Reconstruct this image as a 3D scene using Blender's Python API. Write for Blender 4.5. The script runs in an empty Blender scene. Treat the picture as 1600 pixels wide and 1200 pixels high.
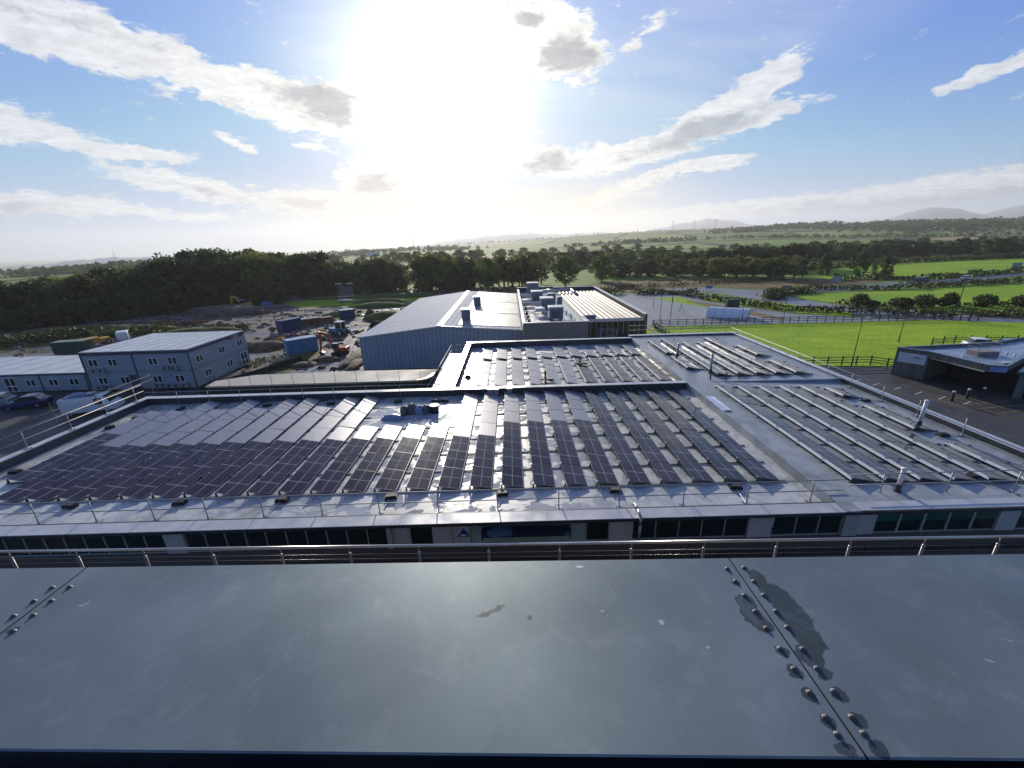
import bpy, math, random
from math import sin, cos, tan, pi, radians as R, atan2, sqrt, exp
from mathutils import Vector, Matrix

sc = bpy.context.scene
col = sc.collection

# ------------------------------------------------------------------ camera
CAMZ = 17.5
cam_d = bpy.data.cameras.new('camera')
cam = bpy.data.objects.new('camera', cam_d)
col.objects.link(cam)
cam_d.sensor_width = 36.0
cam_d.lens = 643.0 / 1600.0 * 36.0
cam_d.clip_start = 0.05
cam_d.clip_end = 40000
pt, rl, yw = R(19.0), R(-1.8), R(-0.28)
fwd0 = Vector((sin(yw), cos(yw), 0)); rt0 = Vector((cos(yw), -sin(yw), 0))
fw = fwd0 * cos(pt) - Vector((0, 0, 1)) * sin(pt); up0 = rt0.cross(fw)
rt = rt0 * cos(rl) + up0 * sin(rl); up = -rt0 * sin(rl) + up0 * cos(rl)
m = Matrix((rt, up, -fw)).transposed().to_4x4()
m.translation = Vector((0, 0, CAMZ))
cam.matrix_world = m
sc.camera = cam

# ------------------------------------------------------------------ exposure and render settings
sc.view_settings.view_transform = 'Standard'
sc.view_settings.look = 'None'
sc.view_settings.exposure = 0.3
sc.view_settings.gamma = 1.0
sc.cycles.max_bounces = 6
sc.cycles.volume_bounces = 0
sc.cycles.transparent_max_bounces = 8
sc.cycles.sample_clamp_indirect = 6.0
sc.cycles.use_denoising = True

# ------------------------------------------------------------------ sun and sky
SUN_EL, SUN_AZ = R(16.6), R(-7.45)      # azimuth from +Y towards +X
sdir = Vector((sin(SUN_AZ) * cos(SUN_EL), cos(SUN_AZ) * cos(SUN_EL), sin(SUN_EL)))
sun_d = bpy.data.lights.new('sun', 'SUN')
sun_d.energy = 4.6
sun_d.angle = R(0.6)
sun_d.color = (1.0, 0.91, 0.77)
sun = bpy.data.objects.new('sun', sun_d)
col.objects.link(sun)
sun.rotation_euler = (-sdir).to_track_quat('-Z', 'Y').to_euler()

world = bpy.data.worlds.new('World')
sc.world = world
world.use_nodes = True
WN, WL = world.node_tree.nodes, world.node_tree.links
WN.clear()

def wn(t, **k):
    n = WN.new(t)
    for a, b in k.items():
        setattr(n, a, b)
    return n

def wset(sock, v):
    if isinstance(v, (int, float, tuple)):
        sock.default_value = v
    else:
        WL.new(v, sock)

def wm(op, a, b=None, c=None, clamp=False):
    n = wn('ShaderNodeMath', operation=op, use_clamp=clamp)
    wset(n.inputs[0], a)
    if b is not None: wset(n.inputs[1], b)
    if c is not None: wset(n.inputs[2], c)
    return n.outputs[0]

def wramp(x, a, b, lo=0.0, hi=1.0):
    n = wn('ShaderNodeMapRange', interpolation_type='SMOOTHSTEP')
    wset(n.inputs['Value'], x)
    n.inputs['From Min'].default_value = a; n.inputs['From Max'].default_value = b
    n.inputs['To Min'].default_value = lo; n.inputs['To Max'].default_value = hi
    return n.outputs[0]

def wmix(f, a, b, mode='MIX'):
    n = wn('ShaderNodeMix', data_type='RGBA', blend_type=mode)
    wset(n.inputs[0], f)
    for s, v in ((n.inputs[6], a), (n.inputs[7], b)):
        if isinstance(v, tuple): s.default_value = v + (1,)
        else: WL.new(v, s)
    return n.outputs[2]

sky = wn('ShaderNodeTexSky', sky_type='NISHITA')
sky.sun_disc = False
sky.sun_elevation = SUN_EL
sky.sun_rotation = SUN_AZ
sky.air_density = 1.0; sky.dust_density = 0.15; sky.ozone_density = 1.6
tc = wn('ShaderNodeTexCoord')
sep = wn('ShaderNodeSeparateXYZ'); WL.new(tc.outputs['Generated'], sep.inputs[0])
X, Y, Z = sep.outputs
az = wm('MULTIPLY', wm('ARCTAN2', X, Y), 57.2958)
el = wm('MULTIPLY', wm('ARCSINE', Z), 57.2958)
ae = wn('ShaderNodeCombineXYZ'); WL.new(az, ae.inputs[0]); WL.new(el, ae.inputs[1])
zz = wm('ADD', wm('MAXIMUM', Z, 0.0), 0.13)
pl = wn('ShaderNodeCombineXYZ'); WL.new(wm('DIVIDE', X, zz), pl.inputs[0]); WL.new(wm('DIVIDE', Y, zz), pl.inputs[1])

def wnoise(vec, scale, detail=8.0, rough=0.55, sy=1.0, rot=0.0, dist=0.0, off=0.0):
    mp = wn('ShaderNodeMapping'); WL.new(vec, mp.inputs[0])
    mp.inputs['Scale'].default_value = (1, sy, 1); mp.inputs['Rotation'].default_value = (0, 0, R(rot))
    mp.inputs['Location'].default_value = (off, off * 0.7, off)
    n = wn('ShaderNodeTexNoise'); WL.new(mp.outputs[0], n.inputs['Vector'])
    n.inputs['Scale'].default_value = scale; n.inputs['Detail'].default_value = detail
    n.inputs['Roughness'].default_value = rough; n.inputs['Distortion'].default_value = dist
    return n.outputs['Fac'], n.outputs['Color']

wf, wc = wnoise(ae.outputs[0], 0.16, 6, 0.6, 2.0)
wv = wn('ShaderNodeVectorMath', operation='SUBTRACT'); WL.new(wc, wv.inputs[0]); wv.inputs[1].default_value = (0.5, 0.5, 0.5)
ws = wn('ShaderNodeVectorMath', operation='MULTIPLY'); WL.new(wv.outputs[0], ws.inputs[0]); ws.inputs[1].default_value = (7.0, 3.0, 0.0)
wa = wn('ShaderNodeVectorMath', operation='ADD'); WL.new(ae.outputs[0], wa.inputs[0]); WL.new(ws.outputs[0], wa.inputs[1])

def blob(azc, elc, rx, ry, rot, w, warp=True):
    mp = wn('ShaderNodeMapping', vector_type='TEXTURE'); WL.new(wa.outputs[0] if warp else ae.outputs[0], mp.inputs[0])
    mp.inputs['Location'].default_value = (azc, elc, 0)
    mp.inputs['Rotation'].default_value = (0, 0, R(rot))
    mp.inputs['Scale'].default_value = (rx, ry, 1)
    g = wn('ShaderNodeTexGradient', gradient_type='SPHERICAL'); WL.new(mp.outputs[0], g.inputs[0])
    return wm('MULTIPLY', g.outputs['Fac'], w)

def total(lst):
    t = lst[0]
    for b in lst[1:]: t = wm('ADD', t, b)
    return t

# clouds of the day: azimuth, elevation, half sizes and tilt in degrees
puffs = [(-48, 18.5, 16, 3.6, -4, 1.5), (-37, 16.8, 11, 3.0, -6, 1.5), (-28, 15.4, 9, 2.6, -12, 1.4), (-22.5, 14.3, 7, 3.4, -8, 1.5), (-17.5, 14.5, 5, 4.0, 0, 1.3),
         (-47.5, 10.6, 5.5, 2.6, -6, 1.6), (-42, 9.7, 4.5, 1.3, -6, 1.2), (-37.6, 9.0, 6.0, 1.0, 5, 1.35), (-29.8, 11.0, 3.4, 0.8, -14, 1.3),
         (-35, 6.5, 9.5, 1.7, -6, 1.5), (-47, 4.2, 9, 1.6, -3, 1.4), (-36, 3.7, 8, 0.9, 0, 1.1), (-24, 5.2, 7, 1.9, 4, 1.4), (-16.5, 7.4, 5.4, 3.4, 0, 1.5), (-22, 10.6, 4, 0.5, -14, 0.9),
         (6.6, 19.5, 6.5, 4.0, -10, 1.7), (3, 22.5, 8, 2.5, -5, 1.3), (5.5, 9.2, 6.0, 2.6, 0, 1.5), (16, 20.7, 5.5, 1.3, 26, 0.8),
         (21, 11.0, 13, 2.5, 12, 1.35), (28.0, 14.8, 6.0, 1.9, 22, 1.3), (25, 13.0, 8, 2.2, 24, 0.9), (29, 11.6, 6, 1.2, 8, 1.0), (13, 9.4, 10, 2.2, 6, 1.2), (18, 6.7, 11, 1.1, 9, 1.3), (24, 7.8, 6, .9, 4, 1.2), (12, 4.8, 9, .9, 5, 1.1),
         (45.2, 12.2, 6.0, 0.75, 17, 1.6), (49.0, 10.8, 4.0, 0.6, 17, 1.2), (38, 3.1, 20, 1.6, 2, 1.3), (49, 4.0, 12, 1.9, 3, 1.2), (24, 2.4, 14, 1.5, 2, 1.0), (8, 2.2, 20, 1.9, 0, 0.9), (-20, 2.4, 18, 1.6, 0, 0.8)]
cores = [(-20.8, 14.9, 6.0, 2.8, -5, 1.5), (7.0, 19.2, 5.0, 2.6, -5, 1.5), (5.2, 9.2, 5.0, 2.3, 0, 1.2), (-16.2, 7.2, 4.6, 2.6, 0, 1.3), (-24.5, 5.0, 5, 1.0, 0, 1.2),
         (22, 10.9, 11, 1.7, 11, 1.3), (-48, 4.0, 7, 0.9, 0, 0.9), (-33, 6.1, 7, .8, -6, 0.8), (40, 2.6, 22, 1.4, 2, 1.2), (-40, 18.0, 12, 1.5, -5, 0.5), (2.5, 22.2, 3, 1.0, 0, 1.4)]
fine, _ = wnoise(pl.outputs[0], 2.6, 10, 0.62, 1.0, 0, 0.3)
fine2, _ = wnoise(ae.outputs[0], 0.55, 9, 0.62, 2.4, 0, 0.4, 3.0)
fine3, _ = wnoise(ae.outputs[0], 0.42, 8, 0.6, 2.0, 0, 0.5, 11.0)
field = wm('ADD', wm('MINIMUM', total([blob(*b) for b in puffs]), 1.25), wm('MULTIPLY', wm('SUBTRACT', fine2, 0.5), 2.1))
hf, _ = wnoise(pl.outputs[0], 9.0, 8, 0.7, 1.0, 0, 0.2, 5.0)
field = wm('ADD', field, wm('MULTIPLY', wm('SUBTRACT', hf, 0.5), 1.5))
dens = wramp(field, 0.25, 0.80)
# far from the view: broken cloud from noise only, also overhead
generic = wramp(fine, 0.54, 0.74)
away = wramp(wm('ABSOLUTE', az), 52, 66)
high = wramp(el, 25, 34)
dens = wm('MAXIMUM', dens, wm('MULTIPLY', generic, wm('MAXIMUM', away, wm('MULTIPLY', high, 0.6))))
# thin high veil, streaked, spreading right of the sun
st, _ = wnoise(pl.outputs[0], 0.9, 7, 0.6, 3.2, -52, 0.6, 7.0)
veilmask = total([blob(-7, 15, 20, 13, 0, 1.2, False), blob(14, 17, 22, 11, 20, 1.1, False), blob(30, 20, 24, 7, 18, 0.9, False), blob(-14, 19, 14, 9, 0, 1.0, False), blob(3, 8, 22, 8, 0, 0.9, False)])
veil = wm('MULTIPLY', wm('MINIMUM', veilmask, 0.85), wramp(st, 0.30, 0.68, 0.25, 1.0))
# angle to the sun
dt = wn('ShaderNodeVectorMath', operation='DOT_PRODUCT'); WL.new(tc.outputs['Generated'], dt.inputs[0]); dt.inputs[1].default_value = tuple(sdir)
ang = wm('MULTIPLY', wm('ARCCOSINE', wm('MINIMUM', dt.outputs['Value'], 0.99999)), 57.2958)
glow1 = wm('MULTIPLY', wm('EXPONENT', wm('DIVIDE', ang, -3.0)), 50.0)
glow2 = wm('MULTIPLY', wm('EXPONENT', wm('DIVIDE', ang, -8.6)), 9.6)
glow = wm('ADD', glow1, glow2)
SKYMUL = 1.0
base = wmix(1.0, sky.outputs[0], (0.38, 0.62, 1.20), 'MULTIPLY')
lim = wn('ShaderNodeVectorMath', operation='MINIMUM'); WL.new(base, lim.inputs[0]); lim.inputs[1].default_value = (2.6, 3.7, 5.9); base = lim.outputs[0]; base = wmix(wramp(el, 26, 62, 0.0, 0.42), base, (0.65, 1.08, 1.95))
# pale air near the horizon
hz = wm('EXPONENT', wm('DIVIDE', wm('MAXIMUM', el, 0.0), -4.5))
base = wmix(wm('MULTIPLY', hz, 0.6), base, (4.0, 5.1, 6.3))
edge = wmix(wramp(ang, 8, 40), (8.0, 7.8, 7.4), (6.6, 6.9, 7.3))
corecol = wmix(wramp(ang, 6, 40), (3.7, 3.65, 3.8), (3.2, 3.6, 4.3))
coref = wm('MULTIPLY', wramp(wm('ADD', total([blob(*b) for b in cores]), wm('MULTIPLY', wm('SUBTRACT', fine3, 0.5), 1.8)), 0.15, 1.0), 0.95)
cc = wmix(coref, edge, corecol)
lum = wramp(hf, 0.3, 0.72, 1.08, 0.74)
cl_ = wn('ShaderNodeCombineXYZ')
for i in range(3): WL.new(lum, cl_.inputs[i])
lm_ = wn('ShaderNodeMix', data_type='RGBA', blend_type='MULTIPLY'); lm_.inputs[0].default_value = 1.0; WL.new(cc, lm_.inputs[6]); WL.new(cl_.outputs[0], lm_.inputs[7]); cc = lm_.outputs[2]
c1 = wmix(wm('MULTIPLY', veil, 0.44), base, (5.8, 6.1, 6.7))
c2 = wmix(wm('MULTIPLY', dens, 0.93), c1, cc)
gcol = wn('ShaderNodeMix', data_type='RGBA', blend_type='MULTIPLY'); gcol.inputs[0].default_value = 1.0
glow = wm('MULTIPLY', glow, wm('SUBTRACT', 1.0, wm('MULTIPLY', wm('MULTIPLY', coref, dens), wramp(ang, 4, 12, 0.0, 0.72))))
cg = wn('ShaderNodeCombineXYZ')
for i in range(3): WL.new(glow, cg.inputs[i])
WL.new(cg.outputs[0], gcol.inputs[6]); gcol.inputs[7].default_value = (1.0, 0.90, 0.74, 1)
c3 = wmix(1.0, c2, gcol.outputs[2], 'ADD')
lowf = wm('MULTIPLY', wm('MULTIPLY', wramp(el, 3.5, 9.0, 1.0, 0.0), wramp(wm('ABSOLUTE', wm('ADD', az, 4.0)), 12, 34, 1.0, 0.0)), wramp(fine2, 0.25, 0.7, 0.92, 0.62))
c3 = wmix(lowf, c3, (7.6, 6.8, 5.3))
bg = wn('ShaderNodeBackground'); WL.new(c3, bg.inputs[0]); bg.inputs[1].default_value = 0.1
out = wn('ShaderNodeOutputWorld'); WL.new(bg.outputs[0], out.inputs[0])

# ------------------------------------------------------------------ materials
MATS = {}

def mat(name, rgb, rough=0.6, metal=0.0, var=0.12, scale=3.0, bump=0.0, bscale=None, rvar=0.0, rgb2=None, thr=None, spec=0.5, trans=0.0, detail=5.0, stretch=(1, 1, 1), coords='Object'):
    mt = bpy.data.materials.new(name); mt.use_nodes = True
    N, L = mt.node_tree.nodes, mt.node_tree.links
    b = N['Principled BSDF']
    b.inputs['Roughness'].default_value = rough; b.inputs['Metallic'].default_value = metal
    b.inputs['Specular IOR Level'].default_value = spec
    t = N.new('ShaderNodeTexCoord')
    mp = N.new('ShaderNodeMapping'); mp.inputs['Scale'].default_value = stretch
    if coords == 'World':
        g = N.new('ShaderNodeNewGeometry'); L.new(g.outputs['Position'], mp.inputs[0])
    else:
        L.new(t.outputs[coords], mp.inputs[0])
    n = N.new('ShaderNodeTexNoise'); n.inputs['Scale'].default_value = scale; n.inputs['Detail'].default_value = detail
    L.new(mp.outputs[0], n.inputs['Vector'])
    mx = N.new('ShaderNodeMix'); mx.data_type = 'RGBA'
    if rgb2 is None:
        a = tuple(max(0, c * (1 - var)) for c in rgb) + (1,); c2 = tuple(min(1, c * (1 + var)) for c in rgb) + (1,)
        lo, hi = 0.3, 0.7
    else:
        a, c2 = tuple(rgb) + (1,), tuple(rgb2) + (1,)
        lo, hi = thr or (0.4, 0.6)
    mr = N.new('ShaderNodeMapRange'); mr.inputs[1].default_value = lo; mr.inputs[2].default_value = hi
    L.new(n.outputs['Fac'], mr.inputs[0]); L.new(mr.outputs[0], mx.inputs[0])
    mx.inputs[6].default_value = a; mx.inputs[7].default_value = c2
    L.new(mx.outputs[2], b.inputs['Base Color'])
    if rvar:
        m2 = N.new('ShaderNodeMapRange'); m2.inputs[1].default_value = 0.3; m2.inputs[2].default_value = 0.7
        m2.inputs[3].default_value = max(0.02, rough - rvar); m2.inputs[4].default_value = min(1, rough + rvar)
        n2 = N.new('ShaderNodeTexNoise'); n2.inputs['Scale'].default_value = scale * 0.6; n2.inputs['Detail'].default_value = 4
        L.new(mp.outputs[0], n2.inputs['Vector']); L.new(n2.outputs['Fac'], m2.inputs[0]); L.new(m2.outputs[0], b.inputs['Roughness'])
    if bump:
        bp = N.new('ShaderNodeBump'); bp.inputs['Strength'].default_value = 1.0; bp.inputs['Distance'].default_value = bump
        n3 = N.new('ShaderNodeTexNoise'); n3.inputs['Scale'].default_value = bscale or scale * 4; n3.inputs['Detail'].default_value = 4
        L.new(mp.outputs[0], n3.inputs['Vector']); L.new(n3.outputs['Fac'], bp.inputs['Height']); L.new(bp.outputs[0], b.inputs['Normal'])
    if trans:
        tr = N.new('ShaderNodeBsdfTranslucent'); L.new(mx.outputs[2], tr.inputs[0])
        ms = N.new('ShaderNodeMixShader'); ms.inputs[0].default_value = trans
        L.new(b.outputs[0], ms.inputs[1]); L.new(tr.outputs[0], ms.inputs[2]); L.new(ms.outputs[0], N['Material Output'].inputs[0])
    MATS[name] = mt
    return mt

def nodes_of(mt): return mt.node_tree.nodes, mt.node_tree.links

M_alu = mat('galvanised steel', (.42, .44, .46), .38, .7, .15, 8)
M_rail = mat('rail steel', (.34, .35, .36), .5, .35, .15, 8)
M_scaf = mat('dull scaffold tube', (.15, .15, .145), .85, 0, .3, 6); M_scaf.node_tree.nodes['Principled BSDF'].inputs['Specular IOR Level'].default_value = .1
M_stain = mat('stainless steel', (.55, .54, .52), .28, .95, .1, 6)
M_coping = mat('pale metal coping', (.52, .53, .54), .32, .25, .10, 1.5, rvar=.1)
M_dark = mat('black rubber', (.02, .02, .022), .6, 0, .3, 5)
M_dgrey = mat('dark grey metal', (.06, .065, .075), .45, .3, .2, 4)
M_white = mat('white paint', (.75, .76, .76), .4, 0, .06, 3)
M_bblue = mat('blue sign paint', (.01, .03, .22), .4)
M_rendergrey = mat('grey render', (.26, .26, .24), .7, 0, .10, 1.2, .004, 30)
M_dbrick = mat('dark blue brick', (.06, .055, .055), .6, 0, .3, 2, .004, 20)
M_slab = mat('weathered block', (.22, .21, .20), .8, 0, .2, 2.5, .006, 12)
M_bag = mat('grey plastic sack', (.10, .10, .11), .4, 0, .5, 6, .02, 9)
M_bagblue = mat('blue plastic sheet', (.22, .30, .42), .35, 0, .3, 6, .02, 9)
M_orange = mat('orange machine paint', (.45, .095, .025), .45, .1, .2, 3)
M_yellow = mat('yellow machine paint', (.62, .33, .03), .45, .1, .2, 3)
M_mud = mat('earth heap', (.07, .05, .035), .85, 0, .4, .9, .12, 2.0, rgb2=(.14, .11, .075), thr=(.4, .65))
M_grassm = mat('rough bank grass', (.09, .14, .025), .9, 0, .3, .5, .10, 3.0, rgb2=(.17, .15, .05), thr=(.45, .7), trans=.15)
M_cblue = mat('light blue container paint', (.07, .22, .38), .5, .1, .15, 1.5)
M_dblue = mat('dark blue container paint', (.012, .035, .12), .5, .1, .2, 1.5)
M_cgreen = mat('dark green container paint', (.015, .05, .04), .5, .1, .2, 1.5)
M_cabin = mat('cabin wall grey', (.30, .34, .38), .55, 0, .06, 1.5)
M_cabroof = mat('cabin roof sheet', (.56, .57, .58), .32, .3, .10, .8, rvar=.1)
M_cabtrim = mat('cabin dark trim', (.05, .06, .085), .5, 0, .1, 2)
M_wood = mat('stained fence timber', (.035, .028, .02), .8, 0, .3, 3)
M_woodp = mat('pale new timber', (.45, .36, .20), .7, 0, .2, 3)
M_bark = mat('bark', (.05, .042, .032), .9, 0, .4, 3, .03, 8)
M_rust = mat('rusty brown stack', (.16, .07, .05), .8, 0, .4, .7)
M_glassd = mat('dark window glass', (.012, .02, .022), .06, 0, .3, .4, spec=.6)
M_glassg = mat('green tinted glass', (.015, .10, .07), .08, 0, .35, .5, spec=.5)
M_glassp = mat('pale blind behind glass', (.34, .42, .39), .2, 0, .12, .8, spec=.5)
M_carglass = mat('car glass', (.02, .025, .03), .08, 0, .1, 1)
M_tyre = mat('tyre rubber', (.02, .02, .02), .8)
M_navy = mat('navy car paint', (.01, .02, .10), .25, .2, .1, 1)
M_cargreen = mat('pale green car paint', (.25, .32, .30), .3, .2, .1, 1)
M_carwhite = mat('white car paint', (.75, .76, .78), .25, 0, .05, 1)
M_cargrey = mat('grey car paint', (.10, .11, .12), .3, .3, .1, 1)
M_red = mat('red paint', (.5, .02, .03), .5)
M_duct = mat('duct metal', (.45, .46, .47), .3, .6, .12, 2)
M_ahu = mat('air handling unit casing', (.13, .16, .22), .45, .2, .08, 1.5)
M_timberclad = mat('weathered timber cladding', (.16, .145, .12), .8, 0, .5, 1.2, .006, 6, stretch=(6, 6, .15))
M_concrete = mat('pale concrete', (.40, .38, .33), .75, 0, .12, .5, rvar=.15)
M_netting = mat('dark green debris netting', (.018, .035, .03), .9, 0, .3, 2)
M_poly = mat('polytunnel film', (.88, .89, .90), .18, 0, .04, .6, spec=.9)

# wet single-ply roof membrane: lap seams, puddles, water marks
def membrane(name, c, seam, rmin=.10, rmax=.42):
    mt = mat(name, c, .3, 0, .10, .5, 0)
    N, L = nodes_of(mt); b = N['Principled BSDF']
    g = N.new('ShaderNodeNewGeometry')
    br = N.new('ShaderNodeTexBrick'); br.offset = .37; br.inputs['Scale'].default_value = 1.0
    br.inputs['Brick Width'].default_value = 1.05 if seam else 9; br.inputs['Row Height'].default_value = 7.5
    br.inputs['Mortar Size'].default_value = .012; br.inputs['Mortar Smooth'].default_value = .4
    br.inputs['Color1'].default_value = (.94, .94, .94, 1); br.inputs['Color2'].default_value = (1.05, 1.05, 1.05, 1); br.inputs['Mortar'].default_value = (.50, .49, .50, 1)
    L.new(g.outputs['Position'], br.inputs['Vector'])
    mu = N.new('ShaderNodeMix'); mu.data_type = 'RGBA'; mu.blend_type = 'MULTIPLY'; mu.inputs[0].default_value = 1
    src = b.inputs['Base Color'].links[0].from_socket
    L.new(src, mu.inputs[6]); L.new(br.outputs['Color'], mu.inputs[7])
    # dirt tide marks
    v = N.new('ShaderNodeTexNoise'); v.inputs['Scale'].default_value = .8; v.inputs['Detail'].default_value = 9; v.inputs['Distortion'].default_value = 1.5
    L.new(g.outputs['Position'], v.inputs['Vector'])
    mr = N.new('ShaderNodeMapRange'); mr.inputs[1].default_value = .47; mr.inputs[2].default_value = .53
    L.new(v.outputs['Fac'], mr.inputs[0])
    r2 = N.new('ShaderNodeMapRange'); r2.inputs[3].default_value = rmin; r2.inputs[4].default_value = rmax
    L.new(mr.outputs[0], r2.inputs[0]); L.new(r2.outputs[0], b.inputs['Roughness'])
    m2 = N.new('ShaderNodeMix'); m2.data_type = 'RGBA'; m2.blend_type = 'MULTIPLY'
    L.new(mr.outputs[0], m2.inputs[0]); m2.inputs[7].default_value = (1.18, 1.17, 1.14, 1)
    L.new(mu.outputs[2], m2.inputs[6]); L.new(m2.outputs[2], b.inputs['Base Color'])
    bp = N.new('ShaderNodeBump'); bp.inputs['Distance'].default_value = .012
    wvn = N.new('ShaderNodeTexNoise'); wvn.inputs['Scale'].default_value = 1.6; wvn.inputs['Detail'].default_value = 5
    L.new(g.outputs['Position'], wvn.inputs['Vector']); L.new(wvn.outputs['Fac'], bp.inputs['Height']); L.new(bp.outputs[0], b.inputs['Normal'])
    b.inputs['Specular IOR Level'].default_value = .6
    sx = N.new('ShaderNodeTexNoise'); sx.inputs['Scale'].default_value = .55; sx.inputs['Detail'].default_value = 10; sx.inputs['Roughness'].default_value = .68; sx.inputs['Distortion'].default_value = .6
    mpx = N.new('ShaderNodeMapping'); mpx.inputs['Location'].default_value = (31, 7, 0); L.new(g.outputs['Position'], mpx.inputs[0]); L.new(mpx.outputs[0], sx.inputs['Vector'])
    mrx = N.new('ShaderNodeMapRange'); mrx.inputs[1].default_value = .50; mrx.inputs[2].default_value = .72; mrx.inputs[4].default_value = .75; L.new(sx.outputs['Fac'], mrx.inputs[0])
    mxx = N.new('ShaderNodeMix'); mxx.data_type = 'RGBA'; L.new(mrx.outputs[0], mxx.inputs[0]); L.new(m2.outputs[2], mxx.inputs[6]); mxx.inputs[7].default_value = (c[0] * .42, c[1] * .42, c[2] * .34, 1)
    L.new(mxx.outputs[2], b.inputs['Base Color'])
    return mt
M_roofA = membrane('wet grey roof membrane', (.44, .46, .47), True)
M_roofC = membrane('blue grey roof membrane', (.28, .31, .34), False, .30, .46)
M_roofK = membrane('kiosk roof membrane', (.20, .27, .36), False, .2, .45)

# solar glass with cell gaps and busbars, in panel coordinates (metres)
PW, PL = 1.05, 1.81
def solar_glass(name='solar cell glass', ca=(.020, .013, .019, 1), cb=(.038, .030, .040, 1), r0=.10, r1=.17):
    mt = bpy.data.materials.new(name); mt.use_nodes = True
    N, L = nodes_of(mt); b = N['Principled BSDF']
    t = N.new('ShaderNodeTexCoord'); s = N.new('ShaderNodeSeparateXYZ'); L.new(t.outputs['Object'], s.inputs[0])
    def mth(op, a, b_=None):
        n = N.new('ShaderNodeMath'); n.operation = op
        for i, v in enumerate((a, b_)):
            if v is None: continue
            if isinstance(v, (int, float)): n.inputs[i].default_value = v
            else: L.new(v, n.inputs[i])
        return n.outputs[0]
    def line(coord, centre, half):
        return mth('LESS_THAN', mth('ABSOLUTE', mth('SUBTRACT', coord, centre)), half)
    cx = line(s.outputs[0], PW * .985 * .5, .0085)
    cy = line(s.outputs[1], PL * .5, .013)
    cyq = mth('LESS_THAN', mth('ABSOLUTE', mth('SUBTRACT', mth('FRACT', mth('DIVIDE', s.outputs[1], .0905)), .5)), .022)
    cxq = mth('LESS_THAN', mth('ABSOLUTE', mth('SUBTRACT', mth('FRACT', mth('DIVIDE', s.outputs[0], .172)), .5)), .012)
    f1 = mth('MAXIMUM', cx, cy); f2 = mth('MULTIPLY', mth('MAXIMUM', cyq, cxq), .10)
    f = mth('MAXIMUM', f1, f2)
    mx = N.new('ShaderNodeMix'); mx.data_type = 'RGBA'; L.new(f, mx.inputs[0])
    oi = N.new('ShaderNodeObjectInfo')
    cr = N.new('ShaderNodeMix'); cr.data_type = 'RGBA'; L.new(oi.outputs['Random'], cr.inputs[0])
    cr.inputs[6].default_value = ca; cr.inputs[7].default_value = cb
    L.new(cr.outputs[2], mx.inputs[6]); mx.inputs[7].default_value = (.50, .49, .50, 1)
    L.new(mx.outputs[2], b.inputs['Base Color'])
    n = N.new('ShaderNodeTexNoise'); n.inputs['Scale'].default_value = 2.2; n.inputs['Detail'].default_value = 4
    g = N.new('ShaderNodeNewGeometry'); L.new(g.outputs['Position'], n.inputs['Vector'])
    r2 = N.new('ShaderNodeMapRange'); r2.inputs[3].default_value = r0; r2.inputs[4].default_value = r1
    L.new(n.outputs['Fac'], r2.inputs[0]); L.new(r2.outputs[0], b.inputs['Roughness'])
    b.inputs['Specular IOR Level'].default_value = .30
    return mt
M_solar = solar_glass()
M_solarpale = solar_glass('pale solar cell glass', (.060, .050, .056, 1), (.095, .080, .086, 1), .15, .21)  # paler, slightly rougher copy of the solar glass for panels farther back
M_solarpale.node_tree.nodes['Principled BSDF'].inputs['Specular IOR Level'].default_value = .25
M_frame = mat('panel frame aluminium', (.30, .30, .32), .35, .6, .1, 3)
M_defl = mat('row deflector sheet', (.62, .64, .66), .35, .3, .06, 3)
M_brk = mat('mounting rail', (.07, .07, .075), .5, .3, .2, 3)

# ribbed cladding
def ribbed(name, c, period, rough=.4, metal=.3, depth=.03):
    mt = mat(name, c, rough, metal, .06, .5)
    N, L = nodes_of(mt); b = N['Principled BSDF']
    g = N.new('ShaderNodeNewGeometry')
    w = N.new('ShaderNodeTexWave'); w.bands_direction = 'X'; w.inputs['Scale'].default_value = 1.0 / period * 0.314159 * 1.0
    w.wave_profile = 'SIN'; L.new(g.outputs['Position'], w.inputs['Vector'])
    bp = N.new('ShaderNodeBump'); bp.inputs['Distance'].default_value = depth; L.new(w.outputs['Fac'], bp.inputs['Height']); L.new(bp.outputs[0], b.inputs['Normal'])
    mu = N.new('ShaderNodeMix'); mu.data_type = 'RGBA'; mu.blend_type = 'MULTIPLY'; mu.inputs[0].default_value = 1
    mr = N.new('ShaderNodeMapRange'); mr.inputs[3].default_value = .82; mr.inputs[4].default_value = 1.08
    L.new(w.outputs['Fac'], mr.inputs[0]); L.new(b.inputs['Base Color'].links[0].from_socket, mu.inputs[6]); L.new(mr.outputs[0], mu.inputs[7])
    L.new(mu.outputs[2], b.inputs['Base Color'])
    return mt
M_shedwall = ribbed('ribbed blue grey cladding', (.34, .40, .47), .62, .5, .1, .03)
M_shedroof = ribbed('shed roof sheet', (.46, .50, .55), .9, .8, .0, .012)
M_shedroof2 = mat('bright shed roof panels', (.42, .40, .37), .35, .1, .06, .4, rvar=.06)
for _m, _s in ((M_shedroof, .04), (M_shedroof2, .35)): _m.node_tree.nodes['Principled BSDF'].inputs['Specular IOR Level'].default_value = _s
M_ridge = mat('ridge flashing', (.72, .72, .70), .3, .2, .05, 1)
M_ribroof = ribbed('plant roof sheet', (.16, .16, .155), 1.0, .6, .0, .05)

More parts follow.
